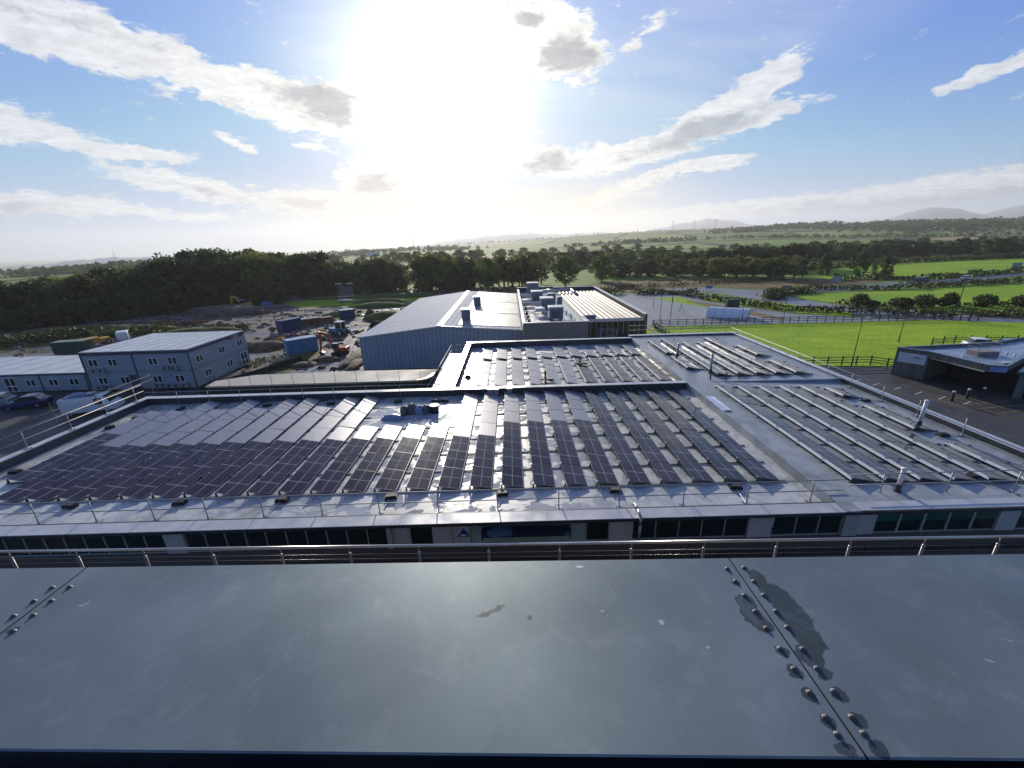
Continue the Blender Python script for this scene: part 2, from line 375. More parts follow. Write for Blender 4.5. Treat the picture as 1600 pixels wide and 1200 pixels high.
M_ribroof.node_tree.nodes['Principled BSDF'].inputs['Specular IOR Level'].default_value = .15
def brickmat(name, c1, c2, mortar, bw=.45, rh=.225):
    mt = mat(name, c1, .8, 0, .12, 1.5)
    N, L = nodes_of(mt); b = N['Principled BSDF']
    g = N.new('ShaderNodeNewGeometry'); s = N.new('ShaderNodeSeparateXYZ'); L.new(g.outputs['Position'], s.inputs[0])
    ad = N.new('ShaderNodeMath'); ad.operation = 'ADD'; L.new(s.outputs[0], ad.inputs[0]); L.new(s.outputs[1], ad.inputs[1])
    c = N.new('ShaderNodeCombineXYZ'); L.new(ad.outputs[0], c.inputs[0]); L.new(s.outputs[2], c.inputs[1])
    br = N.new('ShaderNodeTexBrick'); br.inputs['Scale'].default_value = 1; br.inputs['Brick Width'].default_value = bw; br.inputs['Row Height'].default_value = rh
    br.inputs['Mortar Size'].default_value = .012
    br.inputs['Color1'].default_value = c1 + (1,); br.inputs['Color2'].default_value = c2 + (1,); br.inputs['Mortar'].default_value = mortar + (1,)
    L.new(c.outputs[0], br.inputs['Vector']); L.new(br.outputs['Color'], b.inputs['Base Color'])
    return mt
M_block = brickmat('grey blockwork', (.20, .185, .18), (.24, .22, .21), (.15, .14, .14))
M_brown = brickmat('brown brick', (.10, .085, .078), (.14, .11, .095), (.06, .056, .052), .22, .075)

def cap_mat():
    mt = mat('coated roof edge metal', (.185, .228, .240), .48, .48, .18, 1.6, 0, rvar=.06)
    N, L = nodes_of(mt); b = N['Principled BSDF']
    g = N.new('ShaderNodeNewGeometry')
    def spots(items, soft):
        t = None
        for (x, y, rx, ry, rot) in items:
            mp = N.new('ShaderNodeMapping'); mp.vector_type = 'TEXTURE'
            mp.inputs['Location'].default_value = (x, y, 16.0); mp.inputs['Rotation'].default_value = (0, 0, R(rot)); mp.inputs['Scale'].default_value = (rx, ry, 1)
            L.new(wv_, mp.inputs[0])
            gr = N.new('ShaderNodeTexGradient'); gr.gradient_type = 'SPHERICAL'; L.new(mp.outputs[0], gr.inputs[0])
            if t is None: t = gr.outputs['Fac']
            else:
                a = N.new('ShaderNodeMath'); a.operation = 'MAXIMUM'; L.new(t, a.inputs[0]); L.new(gr.outputs['Fac'], a.inputs[1]); t = a.outputs[0]
        mr = N.new('ShaderNodeMapRange'); mr.inputs[1].default_value = soft[0]; mr.inputs[2].default_value = soft[1]; L.new(t, mr.inputs[0])
        return mr.outputs[0]
    nn = N.new('ShaderNodeTexNoise'); nn.inputs['Scale'].default_value = 26; nn.inputs['Detail'].default_value = 4; L.new(g.outputs['Position'], nn.inputs['Vector'])
    sb = N.new('ShaderNodeVectorMath'); sb.operation = 'SUBTRACT'; L.new(nn.outputs['Color'], sb.inputs[0]); sb.inputs[1].default_value = (.5, .5, .5)
    sm = N.new('ShaderNodeVectorMath'); sm.operation = 'MULTIPLY'; L.new(sb.outputs[0], sm.inputs[0]); sm.inputs[1].default_value = (.045, .045, 0)
    sa = N.new('ShaderNodeVectorMath'); sa.operation = 'ADD'; L.new(g.outputs['Position'], sa.inputs[0]); L.new(sm.outputs[0], sa.inputs[1]); wv_ = sa.outputs[0]
    # water seeped out along the right seam and round its bolts
    wet = [(1.10, 1.50, .045, .07, 0), (1.125, 1.40, .075, .10, 20), (1.13, 1.30, .085, .11, 10), (1.12, 1.20, .07, .10, 0), (1.08, 1.12, .06, .07, 0), (.975, 1.37, .055, .05, 0), (.965, 1.30, .055, .07, 0), (.985, 1.25, .05, .04, 0)]
    wet += [(.985, yy - .008, .032, .032, 0) for yy in (1.15, 1.07, .99, .91, .83)] + [(1.085, yy - .010, .036, .034, 0) for yy in (1.065, .99, .91, .83)] + [(.985, 1.475, .026, .022, 0), (-2.165, 1.33, .03, .022, 0)]
    wf_ = spots(wet, (.20, .26))
    dirt = [(-.15, 1.345, .06, .025, 25), (-.10, 1.37, .05, .02, 30), (.04, 1.32, .016, .02, 0)]
    df = spots(dirt, (.25, .5))
    white = [(.35, 1.34, .016, .008, 30), (.58, 1.285, .013, .022, 10), (.72, 1.165, .014, .010, 0), (1.71, 1.085, .022, .008, -20), (1.87, 1.165, .018, .006, -15), (-1.99, 1.46, .03, .008, 35), (.29, 1.60, .03, .012, 0)]
    whf = spots(white, (.2, .6))
    cur = b.inputs['Base Color'].links[0].from_socket
    for f, c, k in ((wf_, (.040, .056, .060), .85), (df, (.07, .075, .08), .85), (whf, (.55, .57, .58), .75)):
        mx = N.new('ShaderNodeMix'); mx.data_type = 'RGBA'
        ml = N.new('ShaderNodeMath'); ml.operation = 'MULTIPLY'; L.new(f, ml.inputs[0]); ml.inputs[1].default_value = k
        L.new(ml.outputs[0], mx.inputs[0]); L.new(cur, mx.inputs[6]); mx.inputs[7].default_value = c + (1,); cur = mx.outputs[2]
    # faint drying smears
    sn = N.new('ShaderNodeTexNoise'); sn.inputs['Scale'].default_value = 5.5; sn.inputs['Detail'].default_value = 12; sn.inputs['Roughness'].default_value = .7; sn.inputs['Distortion'].default_value = .4; L.new(g.outputs['Position'], sn.inputs['Vector'])
    mr = N.new('ShaderNodeMapRange'); mr.inputs[1].default_value = .52; mr.inputs[2].default_value = .75; mr.inputs[4].default_value = .32; L.new(sn.outputs['Fac'], mr.inputs[0])
    mx = N.new('ShaderNodeMix'); mx.data_type = 'RGBA'; L.new(mr.outputs[0], mx.inputs[0]); L.new(cur, mx.inputs[6]); mx.inputs[7].default_value = (.40, .43, .44, 1)
    wv2 = N.new('ShaderNodeTexNoise'); wv2.inputs['Scale'].default_value = 9; wv2.inputs['Detail'].default_value = 10; wv2.inputs['Roughness'].default_value = .75
    mps = N.new('ShaderNodeMapping'); mps.inputs['Scale'].default_value = (1, 9, 1); mps.inputs['Rotation'].default_value = (0, 0, .6); L.new(g.outputs['Position'], mps.inputs[0]); L.new(mps.outputs[0], wv2.inputs['Vector'])
    ms_ = N.new('ShaderNodeMapRange'); ms_.inputs[1].default_value = .66; ms_.inputs[2].default_value = .74; ms_.inputs[4].default_value = .30; L.new(wv2.outputs['Fac'], ms_.inputs[0])
    ma = N.new('ShaderNodeMix'); ma.data_type = 'RGBA'; L.new(ms_.outputs[0], ma.inputs[0]); L.new(mx.outputs[2], ma.inputs[6]); ma.inputs[7].default_value = (.33, .37, .38, 1); mx = ma
    gd = N.new('ShaderNodeTexNoise'); gd.inputs['Scale'].default_value = 160; gd.inputs['Detail'].default_value = 3; L.new(g.outputs['Position'], gd.inputs['Vector'])
    gm = N.new('ShaderNodeMapRange'); gm.inputs[1].default_value = .3; gm.inputs[2].default_value = .7; gm.inputs[3].default_value = .93; gm.inputs[4].default_value = 1.07; L.new(gd.outputs['Fac'], gm.inputs[0])
    mb_ = N.new('ShaderNodeMix'); mb_.data_type = 'RGBA'; mb_.blend_type = 'MULTIPLY'; mb_.inputs[0].default_value = 1; L.new(mx.outputs[2], mb_.inputs[6]); L.new(gm.outputs[0], mb_.inputs[7]); mx = mb_
    dn = N.new('ShaderNodeTexNoise'); dn.inputs['Scale'].default_value = 1.1; dn.inputs['Detail'].default_value = 2; L.new(g.outputs['Position'], dn.inputs['Vector'])
    db = N.new('ShaderNodeBump'); db.inputs['Distance'].default_value = .006; L.new(dn.outputs['Fac'], db.inputs['Height']); L.new(db.outputs[0], b.inputs['Normal'])
    # specks
    vo = N.new('ShaderNodeTexVoronoi'); vo.inputs['Scale'].default_value = 7; L.new(g.outputs['Position'], vo.inputs['Vector'])
    lt = N.new('ShaderNodeMath'); lt.operation = 'LESS_THAN'; lt.inputs[1].default_value = .022; L.new(vo.outputs['Distance'], lt.inputs[0])
    m3 = N.new('ShaderNodeMix'); m3.data_type = 'RGBA'; L.new(lt.outputs[0], m3.inputs[0]); L.new(mx.outputs[2], m3.inputs[6]); m3.inputs[7].default_value = (.3, .33, .34, 1)
    L.new(m3.outputs[2], b.inputs['Base Color'])
    return mt
M_cap = cap_mat(); M_cap.node_tree.nodes['Principled BSDF'].inputs['Specular IOR Level'].default_value = .45

# ground materials
def two_tone(name, a, b2, scale, thr, rough, rough2, bump=0.02, bscale=2.0, detail=8, dist=1.0, trans=0.0, spec=.5, stretch=(1, 1, 1)):
    mt = mat(name, a, rough, 0, .1, scale, bump, bscale, rgb2=b2, thr=thr, trans=trans, detail=detail, coords='World', spec=spec, stretch=stretch)
    N, L = nodes_of(mt); b = N['Principled BSDF']
    fac = b.inputs['Base Color'].links[0].from_node.inputs[0].links[0].from_socket
    for n in N:
        if n.type == 'TEX_NOISE' and n.inputs['Scale'].default_value == scale: n.inputs['Distortion'].default_value = dist
    r2 = N.new('ShaderNodeMapRange'); r2.inputs[3].default_value = rough; r2.inputs[4].default_value = rough2
    L.new(fac, r2.inputs[0]); L.new(r2.outputs[0], b.inputs['Roughness'])
    return mt
M_asphalt = two_tone('damp asphalt', (.035, .036, .038), (.055, .055, .056), .25, (.35, .65), .55, .75, .006, 20)
M_wetpark = two_tone('wet car park asphalt', (.22, .22, .215), (.28, .28, .275), .12, (.35, .65), .34, .48, .006, 8, stretch=(1, 2.5, 1))
M_road = two_tone('wet road asphalt', (.16, .16, .16), (.20, .20, .20), .08, (.4, .6), .34, .46, .005, 8)
M_yard = two_tone('wet muddy yard', (.050, .036, .024), (.25, .225, .20), .13, (.47, .56), .8, .20, .12, 1.6, dist=1.6, stretch=(.6, 1.5, 1))
M_tracks = two_tone('rutted mud', (.04, .030, .022), (.26, .24, .23), .35, (.44, .56), .7, .22, .10, 1.6, dist=.6, stretch=(1.6, .35, 1))
M_lawn = two_tone('bright lawn grass', (.27, .43, .010), (.42, .56, .018), .16, (.3, .7), .8, .8, .25, 1.7, dist=.3, trans=.0, spec=.2, stretch=(1, 3, 1))
M_field = two_tone('pasture grass', (.26, .41, .014), (.36, .50, .022), .05, (.3, .7), .85, .85, .25, 1.3, dist=.4, spec=.2, stretch=(1, 3, 1))
M_fielddim = two_tone('rough pasture', (.14, .22, .022), (.20, .25, .04), .03, (.3, .7), .9, .9, .2, 1.0, spec=.2)
for _m in (M_lawn, M_field, M_fielddim):
    N, L = nodes_of(_m); b = N['Principled BSDF']; src = b.inputs['Base Color'].links[0].from_socket
    g = N.new('ShaderNodeNewGeometry'); mx = None
    for sc_l, lo_, hi_, cl in ((1.7, .45, .70, (.70, .76, .7, 1)), (.035, .40, .62, (.72, .86, .9, 1)), (.28, .58, .72, (1.25, 1.08, 1.2, 1))):
        n = N.new('ShaderNodeTexNoise'); n.inputs['Scale'].default_value = sc_l; n.inputs['Detail'].default_value = 8; L.new(g.outputs['Position'], n.inputs['Vector'])
        mr = N.new('ShaderNodeMapRange'); mr.inputs[1].default_value = lo_; mr.inputs[2].default_value = hi_; L.new(n.outputs['Fac'], mr.inputs[0])
        mx = N.new('ShaderNodeMix'); mx.data_type = 'RGBA'; mx.blend_type = 'MULTIPLY'; L.new(mr.outputs[0], mx.inputs[0]); L.new(src, mx.inputs[6]); mx.inputs[7].default_value = cl; src = mx.outputs[2]
    L.new(src, b.inputs['Base Color'])
M_brownv = two_tone('dry brown verge', (.14, .085, .035), (.20, .17, .07), .08, (.35, .65), .9, .9, .25, 1.2, spec=.2, stretch=(1, 3, 1))
M_scrub = two_tone('scrubby grass', (.055, .085, .018), (.13, .12, .04), .12, (.35, .65), .9, .9, .3, 1.0, spec=.2)

def terrain_mat():
    mt = bpy.data.materials.new('patchwork farmland'); mt.use_nodes = True
    N, L = nodes_of(mt); b = N['Principled BSDF']; b.inputs['Roughness'].default_value = .9; b.inputs['Specular IOR Level'].default_value = .2
    g = N.new('ShaderNodeNewGeometry')
    n = N.new('ShaderNodeTexNoise'); n.inputs['Scale'].default_value = .004; n.inputs['Detail'].default_value = 3; L.new(g.outputs['Position'], n.inputs['Vector'])
    sb = N.new('ShaderNodeVectorMath'); sb.operation = 'SCALE'; sb.inputs['Scale'].default_value = 130; L.new(n.outputs['Color'], sb.inputs[0])
    ad = N.new('ShaderNodeVectorMath'); ad.operation = 'ADD'; L.new(g.outputs['Position'], ad.inputs[0]); L.new(sb.outputs[0], ad.inputs[1])
    mp = N.new('ShaderNodeMapping'); mp.inputs['Scale'].default_value = (1, .75, 0); mp.inputs['Rotation'].default_value = (0, 0, .35); L.new(ad.outputs[0], mp.inputs[0])
    v = N.new('ShaderNodeTexVoronoi'); v.inputs['Scale'].default_value = 1 / 210.; v.inputs['Randomness'].default_value = .75; L.new(mp.outputs[0], v.inputs['Vector'])
    v2 = N.new('ShaderNodeTexVoronoi'); v2.feature = 'DISTANCE_TO_EDGE'; v2.inputs['Scale'].default_value = 1 / 210.; v2.inputs['Randomness'].default_value = .75; L.new(mp.outputs[0], v2.inputs['Vector'])
    s = N.new('ShaderNodeSeparateColor'); L.new(v.outputs['Color'], s.inputs[0])
    cr = N.new('ShaderNodeValToRGB'); e = cr.color_ramp.elements
    e[0].position = 0; e[0].color = (.085, .17, .025, 1); e[1].position = 1; e[1].color = (.30, .25, .12, 1)
    for p, c in ((.3, (.15, .25, .03, 1)), (.55, (.11, .19, .03, 1)), (.75, (.20, .27, .05, 1)), (.88, (.24, .24, .09, 1))):
        k = e.new(p); k.color = c
    L.new(s.outputs[0], cr.inputs[0])
    lt = N.new('ShaderNodeMapRange'); lt.inputs[1].default_value = .030; lt.inputs[2].default_value = .052; L.new(v2.outputs['Distance'], lt.inputs[0])
    mx = N.new('ShaderNodeMix'); mx.data_type = 'RGBA'; L.new(lt.outputs[0], mx.inputs[0]); mx.inputs[6].default_value = (.03, .045, .015, 1); L.new(cr.outputs[0], mx.inputs[7])
    n2 = N.new('ShaderNodeTexNoise'); n2.inputs['Scale'].default_value = .06; n2.inputs['Detail'].default_value = 6; L.new(g.outputs['Position'], n2.inputs['Vector'])
    mr = N.new('ShaderNodeMapRange'); mr.inputs[3].default_value = .75; mr.inputs[4].default_value = 1.25; L.new(n2.outputs['Fac'], mr.inputs[0])
    mu = N.new('ShaderNodeMix'); mu.data_type = 'RGBA'; mu.blend_type = 'MULTIPLY'; mu.inputs[0].default_value = 1; L.new(mx.outputs[2], mu.inputs[6]); L.new(mr.outputs[0], mu.inputs[7])
    L.new(mu.outputs[2], b.inputs['Base Color'])
    bp = N.new('ShaderNodeBump'); bp.inputs['Distance'].default_value = .4; n3 = N.new('ShaderNodeTexNoise'); n3.inputs['Scale'].default_value = .7; L.new(g.outputs['Position'], n3.inputs['Vector'])
    L.new(n3.outputs['Fac'], bp.inputs['Height']); L.new(bp.outputs[0], b.inputs['Normal'])
    return mt
M_terrain = terrain_mat()
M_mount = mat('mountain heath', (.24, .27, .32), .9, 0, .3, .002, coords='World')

def leafmat(name, c, c2, trans):
    mt = mat(name, c, .65, 0, .1, .35, rgb2=c2, thr=(.35, .65), trans=trans, spec=.25, coords='World')
    N, L = nodes_of(mt); b = N['Principled BSDF']; src = b.inputs['Base Color'].links[0].from_socket
    oi = N.new('ShaderNodeObjectInfo'); mr = N.new('ShaderNodeMapRange'); mr.inputs[3].default_value = .62; mr.inputs[4].default_value = 1.5; L.new(oi.outputs['Random'], mr.inputs[0])
    hs = N.new('ShaderNodeHueSaturation'); L.new(src, hs.inputs['Color']); L.new(mr.outputs[0], hs.inputs['Value'])
    ml = N.new('ShaderNodeMath'); ml.operation = 'MULTIPLY_ADD'; L.new(oi.outputs['Random'], ml.inputs[0]); ml.inputs[1].default_value = 7.3; ml.inputs[2].default_value = .2
    fr_ = N.new('ShaderNodeMath'); fr_.operation = 'FRACT'; L.new(ml.outputs[0], fr_.inputs[0])
    mh = N.new('ShaderNodeMapRange'); mh.inputs[3].default_value = .465; mh.inputs[4].default_value = .515; L.new(fr_.outputs[0], mh.inputs[0]); L.new(mh.outputs[0], hs.inputs['Hue'])
    L.new(hs.outputs[0], b.inputs['Base Color'])
    for n in N:
        if n.type == 'BSDF_TRANSLUCENT': L.new(hs.outputs[0], n.inputs[0])
    return mt
M_leaf = leafmat('dark tree leaves', (.045, .070, .022), (.085, .115, .032), .36)
M_leaf2 = leafmat('mid green leaves', (.075, .115, .028), (.13, .165, .042), .40)
M_leaf3 = leafmat('olive leaves', (.09, .105, .035), (.16, .165, .055), .42)
M_hedge = leafmat('hedge leaves', (.035, .055, .018), (.07, .085, .028), .3)
M_brownleaf = leafmat('brown bracken', (.10, .06, .03), (.14, .11, .04), .2)

# ------------------------------------------------------------------ mesh helpers
class MB:
    def __init__(s): s.v = []; s.f = []; s.mi = []
    def poly(s, pts, mi=0):
        b = len(s.v); s.v += [tuple(p) for p in pts]; s.f.append(tuple(range(b, b + len(pts)))); s.mi.append(mi); return s
    def hexa(s, p, mi=0):          # p: 8 points, bottom 4 then top 4, counter-clockwise from above
        b = len(s.v); s.v += [tuple(q) for q in p]
        for f in ((3, 2, 1, 0), (4, 5, 6, 7), (0, 1, 5, 4), (1, 2, 6, 5), (2, 3, 7, 6), (3, 0, 4, 7)):
            s.f.append(tuple(b + i for i in f)); s.mi.append(mi)
        return s
    def box(s, x0, x1, y0, y1, z0, z1, mi=0):
        return s.hexa([(x0, y0, z0), (x1, y0, z0), (x1, y1, z0), (x0, y1, z0), (x0, y0, z1), (x1, y0, z1), (x1, y1, z1), (x0, y1, z1)], mi)
    def obox(s, c, sz, rz=0, mi=0, tilt=None):
        mtx = Matrix.Translation(c) @ Matrix.Rotation(rz, 4, 'Z')
        if tilt: mtx = mtx @ Matrix.Rotation(tilt[0], 4, tilt[1])
        a, b_, c_ = [q / 2 for q in sz]
        pts = [(-a, -b_, -c_), (a, -b_, -c_), (a, b_, -c_), (-a, b_, -c_), (-a, -b_, c_), (a, -b_, c_), (a, b_, c_), (-a, b_, c_)]
        return s.hexa([mtx @ Vector(p) for p in pts], mi)
    def prism(s, poly, z0, z1, mi=0, mt=None, z1f=None):
        n = len(poly); b = len(s.v)
        s.v += [(x, y, z0) for x, y in poly] + [(x, y, z1f(x, y) if z1f else z1) for x, y in poly]
        s.f.append(tuple(b + i for i in reversed(range(n)))); s.mi.append(mi)
        s.f.append(tuple(b + n + i for i in range(n))); s.mi.append(mi if mt is None else mt)
        for i in range(n):
            j = (i + 1) % n; s.f.append((b + i, b + j, b + n + j, b + n + i)); s.mi.append(mi)
        return s
    def profile(s, pts, w, mtx, mi=0):   # closed x-z outline extruded w along y, centred
        b = len(s.v); n = len(pts)
        for yy in (-w / 2, w / 2): s.v += [tuple(mtx @ Vector((x, yy, z))) for x, z in pts]
        s.f.append(tuple(b + i for i in range(n))); s.f.append(tuple(b + n + i for i in reversed(range(n)))); s.mi += [mi, mi]
        for i in range(n):
            j = (i + 1) % n; s.f.append((b + i, b + n + i, b + n + j, b + j)); s.mi.append(mi)
        return s
    def tube(s, p, q, r, n=8, r2=None, mi=0, cap=True):
        p, q = Vector(p), Vector(q); d = (q - p)
        if d.length < 1e-6: return s
        d.normalize(); a = d.orthogonal().normalized(); c = d.cross(a); r2 = r if r2 is None else r2
        b = len(s.v)
        for o, rr in ((p, r), (q, r2)):
            for i in range(n):
                t = 2 * pi * i / n; s.v.append(tuple(o + a * (rr * cos(t)) + c * (rr * sin(t))))
        for i in range(n):
            j = (i + 1) % n; s.f.append((b + i, b + j, b + n + j, b + n + i)); s.mi.append(mi)
        if cap:
            s.f.append(tuple(b + i for i in reversed(range(n)))); s.f.append(tuple(b + n + i for i in range(n))); s.mi += [mi, mi]
        return s
    def path(s, pts, r, n=8, mi=0):
        for a, b_ in zip(pts, pts[1:]): s.tube(a, b_, r, n, mi=mi)
        return s
    def lathe(s, c, prof, n=12, mi=0):   # prof: (radius, z)
        b = len(s.v)
        for r, z in prof:
            for i in range(n):
                t = 2 * pi * i / n; s.v.append((c[0] + r * cos(t), c[1] + r * sin(t), c[2] + z))
        for k in range(len(prof) - 1):
            for i in range(n):
                j = (i + 1) % n; s.f.append((b + k * n + i, b + k * n + j, b + (k + 1) * n + j, b + (k + 1) * n + i)); s.mi.append(mi)
        s.f.append(tuple(b + i for i in reversed(range(n)))); s.f.append(tuple(b + (len(prof) - 1) * n + i for i in range(n))); s.mi += [mi, mi]
        return s
    def lump(s, c, r, seed, n=10, m=7, amp=.25, mi=0, flat=True):
        rnd = random.Random(seed); b = len(s.v); ph = [rnd.uniform(0, 6.28) for _ in range(8)]
        for k in range(m + 1):
            t = (pi / 2 if flat else pi) * k / m
            for i in range(n):
                a = 2 * pi * i / n
                w = 1 + amp * (sin(2 * a + ph[0] + 2 * t) * .5 + sin(3 * a + ph[1]) * .35 + sin(5 * a + ph[2] + 4 * t) * .3 + rnd.uniform(-.25, .25))
                s.v.append((c[0] + r[0] * w * sin(t) * cos(a), c[1] + r[1] * w * sin(t) * sin(a), c[2] + r[2] * cos(t) * (1 + amp * .5 * sin(3 * a + ph[3]) * sin(t))))
        for k in range(m):
            for i in range(n):
                j = (i + 1) % n; s.f.append((b + k * n + i, b + (k + 1) * n + i, b + (k + 1) * n + j, b + k * n + j)); s.mi.append(mi)
        return s
    def mesh(s, name, mats, smooth=False):
        me = bpy.data.meshes.new(name); me.from_pydata(s.v, [], s.f); me.validate(clean_customdata=False)
        for mm in (mats if isinstance(mats, (list, tuple)) else [mats]): me.materials.append(mm)
        if len(me.polygons) == len(s.mi): me.polygons.foreach_set('material_index', s.mi)
        if smooth: me.polygons.foreach_set('use_smooth', [True] * len(me.polygons))
        me.update(); return me
    def build(s, name, mats, parent=None, smooth=False, label=None):
        o = bpy.data.objects.new(name, s.mesh(name, mats, smooth)); col.objects.link(o)
        if parent:
            o.parent = parent
            if s.world:
                off = parent.location
                o.data.transform(Matrix.Translation(-off))
        if label: o['label'] = label
        return o
    world = True   # vertices are in world metres, shifted under an unrotated parent

def LB():
    b = MB(); b.world = False; return b

def tag(o, label=None, cat=None, group=None, kind=None):
    if label: o['label'] = label
    if cat: o['category'] = cat
    if group: o['group'] = group
    if kind: o['kind'] = kind
    return o

def thing(name, loc, label, cat, group=None, rz=0.0):
    o = bpy.data.objects.new(name, None); col.objects.link(o); o.empty_display_size = .2
    o.location = loc; o.rotation_euler = (0, 0, rz)
    return tag(o, label, cat, group)

def part(name, me, parent, loc=(0, 0, 0), rot=(0, 0, 0), label=None):
    o = bpy.data.objects.new(name, me); col.objects.link(o); o.parent = parent; o.location = loc; o.rotation_euler = rot
    if label: o['label'] = label
    return o

def copy_tree(o, parent=None):
    c = o.copy(); col.objects.link(c); c.parent = parent
    for ch in list(o.children): copy_tree(ch, c)
    return c

def sheet(name, poly, z, mt, kind='structure'):
    b = MB(); b.poly([(x, y, z) for x, y in poly]); o = b.build(name, mt); o['kind'] = kind
    return o

# ================================================================== SETTING: terrain
RIDGE = [(-180, -1.2), (-80, -1.2), (-55, -1.1), (-47, -1.0), (-42, -.75), (-36, -.8), (-30, -.9), (-25.9, -.85), (-18, -.55), (-12.2, -.25), (-5, -.05), (.3, .1), (8, .4), (16.6, .8), (23, .75), (30.5, .62), (36, .66), (41.3, .75), (49.5, .5), (60, .5), (90, -.5), (180, -1.2)]
def interp(tab, a):
    for (a0, v0), (a1, v1) in zip(tab, tab[1:]):
        if a0 <= a <= a1: return v0 + (v1 - v0) * (a - a0) / (a1 - a0)
    return tab[-1][1]
def sstep(a, b, x):
    t = max(0, min(1, (x - a) / (b - a))); return t * t * (3 - 2 * t)
RR = 2600.0
def ground_z(x, y):
    r = sqrt(x * x + y * y); a = math.degrees(atan2(x, y))
    crest = CAMZ + RR * tan(R(interp(RIDGE, a)))
    if r < 420: return 0.0
    t = sstep(420, RR, r)
    z = crest * t + (6 * sin(x * .004 + 1) * sin(y * .0033) + 3 * sin(x * .011) * cos(y * .009 + 2)) * sstep(500, 1100, r) * (1 - .6 * sstep(1800, 2600, r))
    if r > RR: z = z + (-70 - z) * sstep(RR, 5200, r)
    return z
b = MB(); NA = 240
rings = [0.01, 60, 150, 300, 420, 520, 640, 780, 940, 1120, 1320, 1540, 1780, 2040, 2320, 2480, 2600, 2760, 3000, 3500, 4300, 5600, 8000, 12000, 17000]
for r in rings:
    for i in range(NA):
        a = 2 * pi * i / NA; x, y = r * sin(a), r * cos(a)
        b.v.append((x, y, ground_z(x, y) - .03))
for k in range(len(rings) - 1):
    for i in range(NA):
        j = (i + 1) % NA; b.f.append((k * NA + j, k * NA + i, (k + 1) * NA + i, (k + 1) * NA + j)); b.mi.append(0)
o = b.build('ground', M_terrain, smooth=True); o['kind'] = 'structure'

# far mountains as solid ridges
def mountain(name, table, r0, thick, seed):
    b = MB(); rnd = random.Random(seed); a0, a1 = table[0][0], table[-1][0]; n = 90; rows = 7
    for k in range(rows):
        t = k / (rows - 1); r = r0 + thick * (t * 2 - 1); h = sin(pi * t) ** .8 if 0 < t < 1 else 0
        for i in range(n):
            a = a0 + (a1 - a0) * i / (n - 1); e = interp(table, a) + .05 * sin(a * 2.1 + seed) + .03 * sin(a * 5.3)
            z = -60 + (CAMZ + r0 * tan(R(e)) + 60) * h
            b.v.append((r * sin(R(a)), r * cos(R(a)), z))
    for k in range(rows - 1):
        for i in range(n - 1):
            q = k * n + i; b.f.append((q + 1, q, q + n, q + n + 1)); b.mi.append(0)
    o = b.build(name, M_mount, smooth=True); o['kind'] = 'structure'
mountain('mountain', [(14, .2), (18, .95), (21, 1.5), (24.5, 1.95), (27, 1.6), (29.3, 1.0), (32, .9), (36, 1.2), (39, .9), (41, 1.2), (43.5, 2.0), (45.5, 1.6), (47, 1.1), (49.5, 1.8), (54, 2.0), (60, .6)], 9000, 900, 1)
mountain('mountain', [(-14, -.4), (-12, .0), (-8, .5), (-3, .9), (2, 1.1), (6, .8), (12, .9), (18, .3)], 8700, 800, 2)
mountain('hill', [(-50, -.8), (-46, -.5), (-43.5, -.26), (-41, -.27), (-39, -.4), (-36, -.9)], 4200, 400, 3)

# ------------------------------------------------------------------ ground sheets (each a few mm above the last)
sheet('service_yard', [(-130, -25), (140, -25), (140, 48), (60, 52), (44, 54), (24, 60), (-30, 58), (-44, 53), (-130, 53)], .004, M_asphalt)
sheet('muddy_yard', [(-112, 53.5), (-44, 53.5), (-40, 56), (-22, 57), (-18, 110), (0, 112), (8, 150), (-20, 172), (-60, 172), (-105, 168), (-118, 132), (-152, 108), (-150, 96), (-122, 96), (-100, 90)], .008, M_yard)
sheet('haul_track', [(-33, 57), (-23, 57), (-23, 72), (-27, 92), (-40, 98), (-44, 92), (-33, 80), (-34, 68)], .016, M_tracks)
sheet('grass_bank', [(-79.0, 143.2), (-70.0, 152.9), (-35.9, 157.8), (-28, 142), (-31.8, 138.9), (-41.3, 127.9), (-56.4, 131.0), (-66.2, 130.3)], .014, M_field)
sheet('grass_bank', [(-34.5, 111.2), (-30.0, 121.7), (-24, 124), (-24, 100), (-32.2, 98.0)], .014, M_fielddim)
sheet('grass_bank', [(-50.4, 106.2), (-48.4, 118.2), (-36.5, 118.2), (-38.9, 109.0), (-42.5, 104.9)], .018, M_fielddim)
sheet('grass_bank', [(-38.8, 66), (-35.5, 74.0), (-34, 71.2), (-33.5, 62.5), (-34.5, 56.7)], .022, M_scrub)
sheet('grass_bank', [(-140, 90), (-122.1, 97.1), (-107.5, 101.0), (-92.7, 106.0), (-77.4, 104.0), (-69.8, 97.1), (-89.2, 90.6), (-99.2, 80.6), (-97.4, 66.1), (-140, 70)], .012, M_scrub)
sheet('lawn', [(21, 84.6), (86, 82.6), (112, 72), (140, 62), (140, 49), (68, 54.5), (64, 52), (44, 54.5), (30, 60.5), (21, 62)], .010, M_lawn)
sheet('car_park', [(20.5, 84.8), (39.6, 84.8), (69, 83.3), (85.4, 83.2), (83, 83), (73.7, 88.1), (65.0, 94.8), (59.9, 105.7), (61.5, 138.0), (52.5, 142.3), (34.1, 138.0), (22, 140)], .012, M_wetpark)
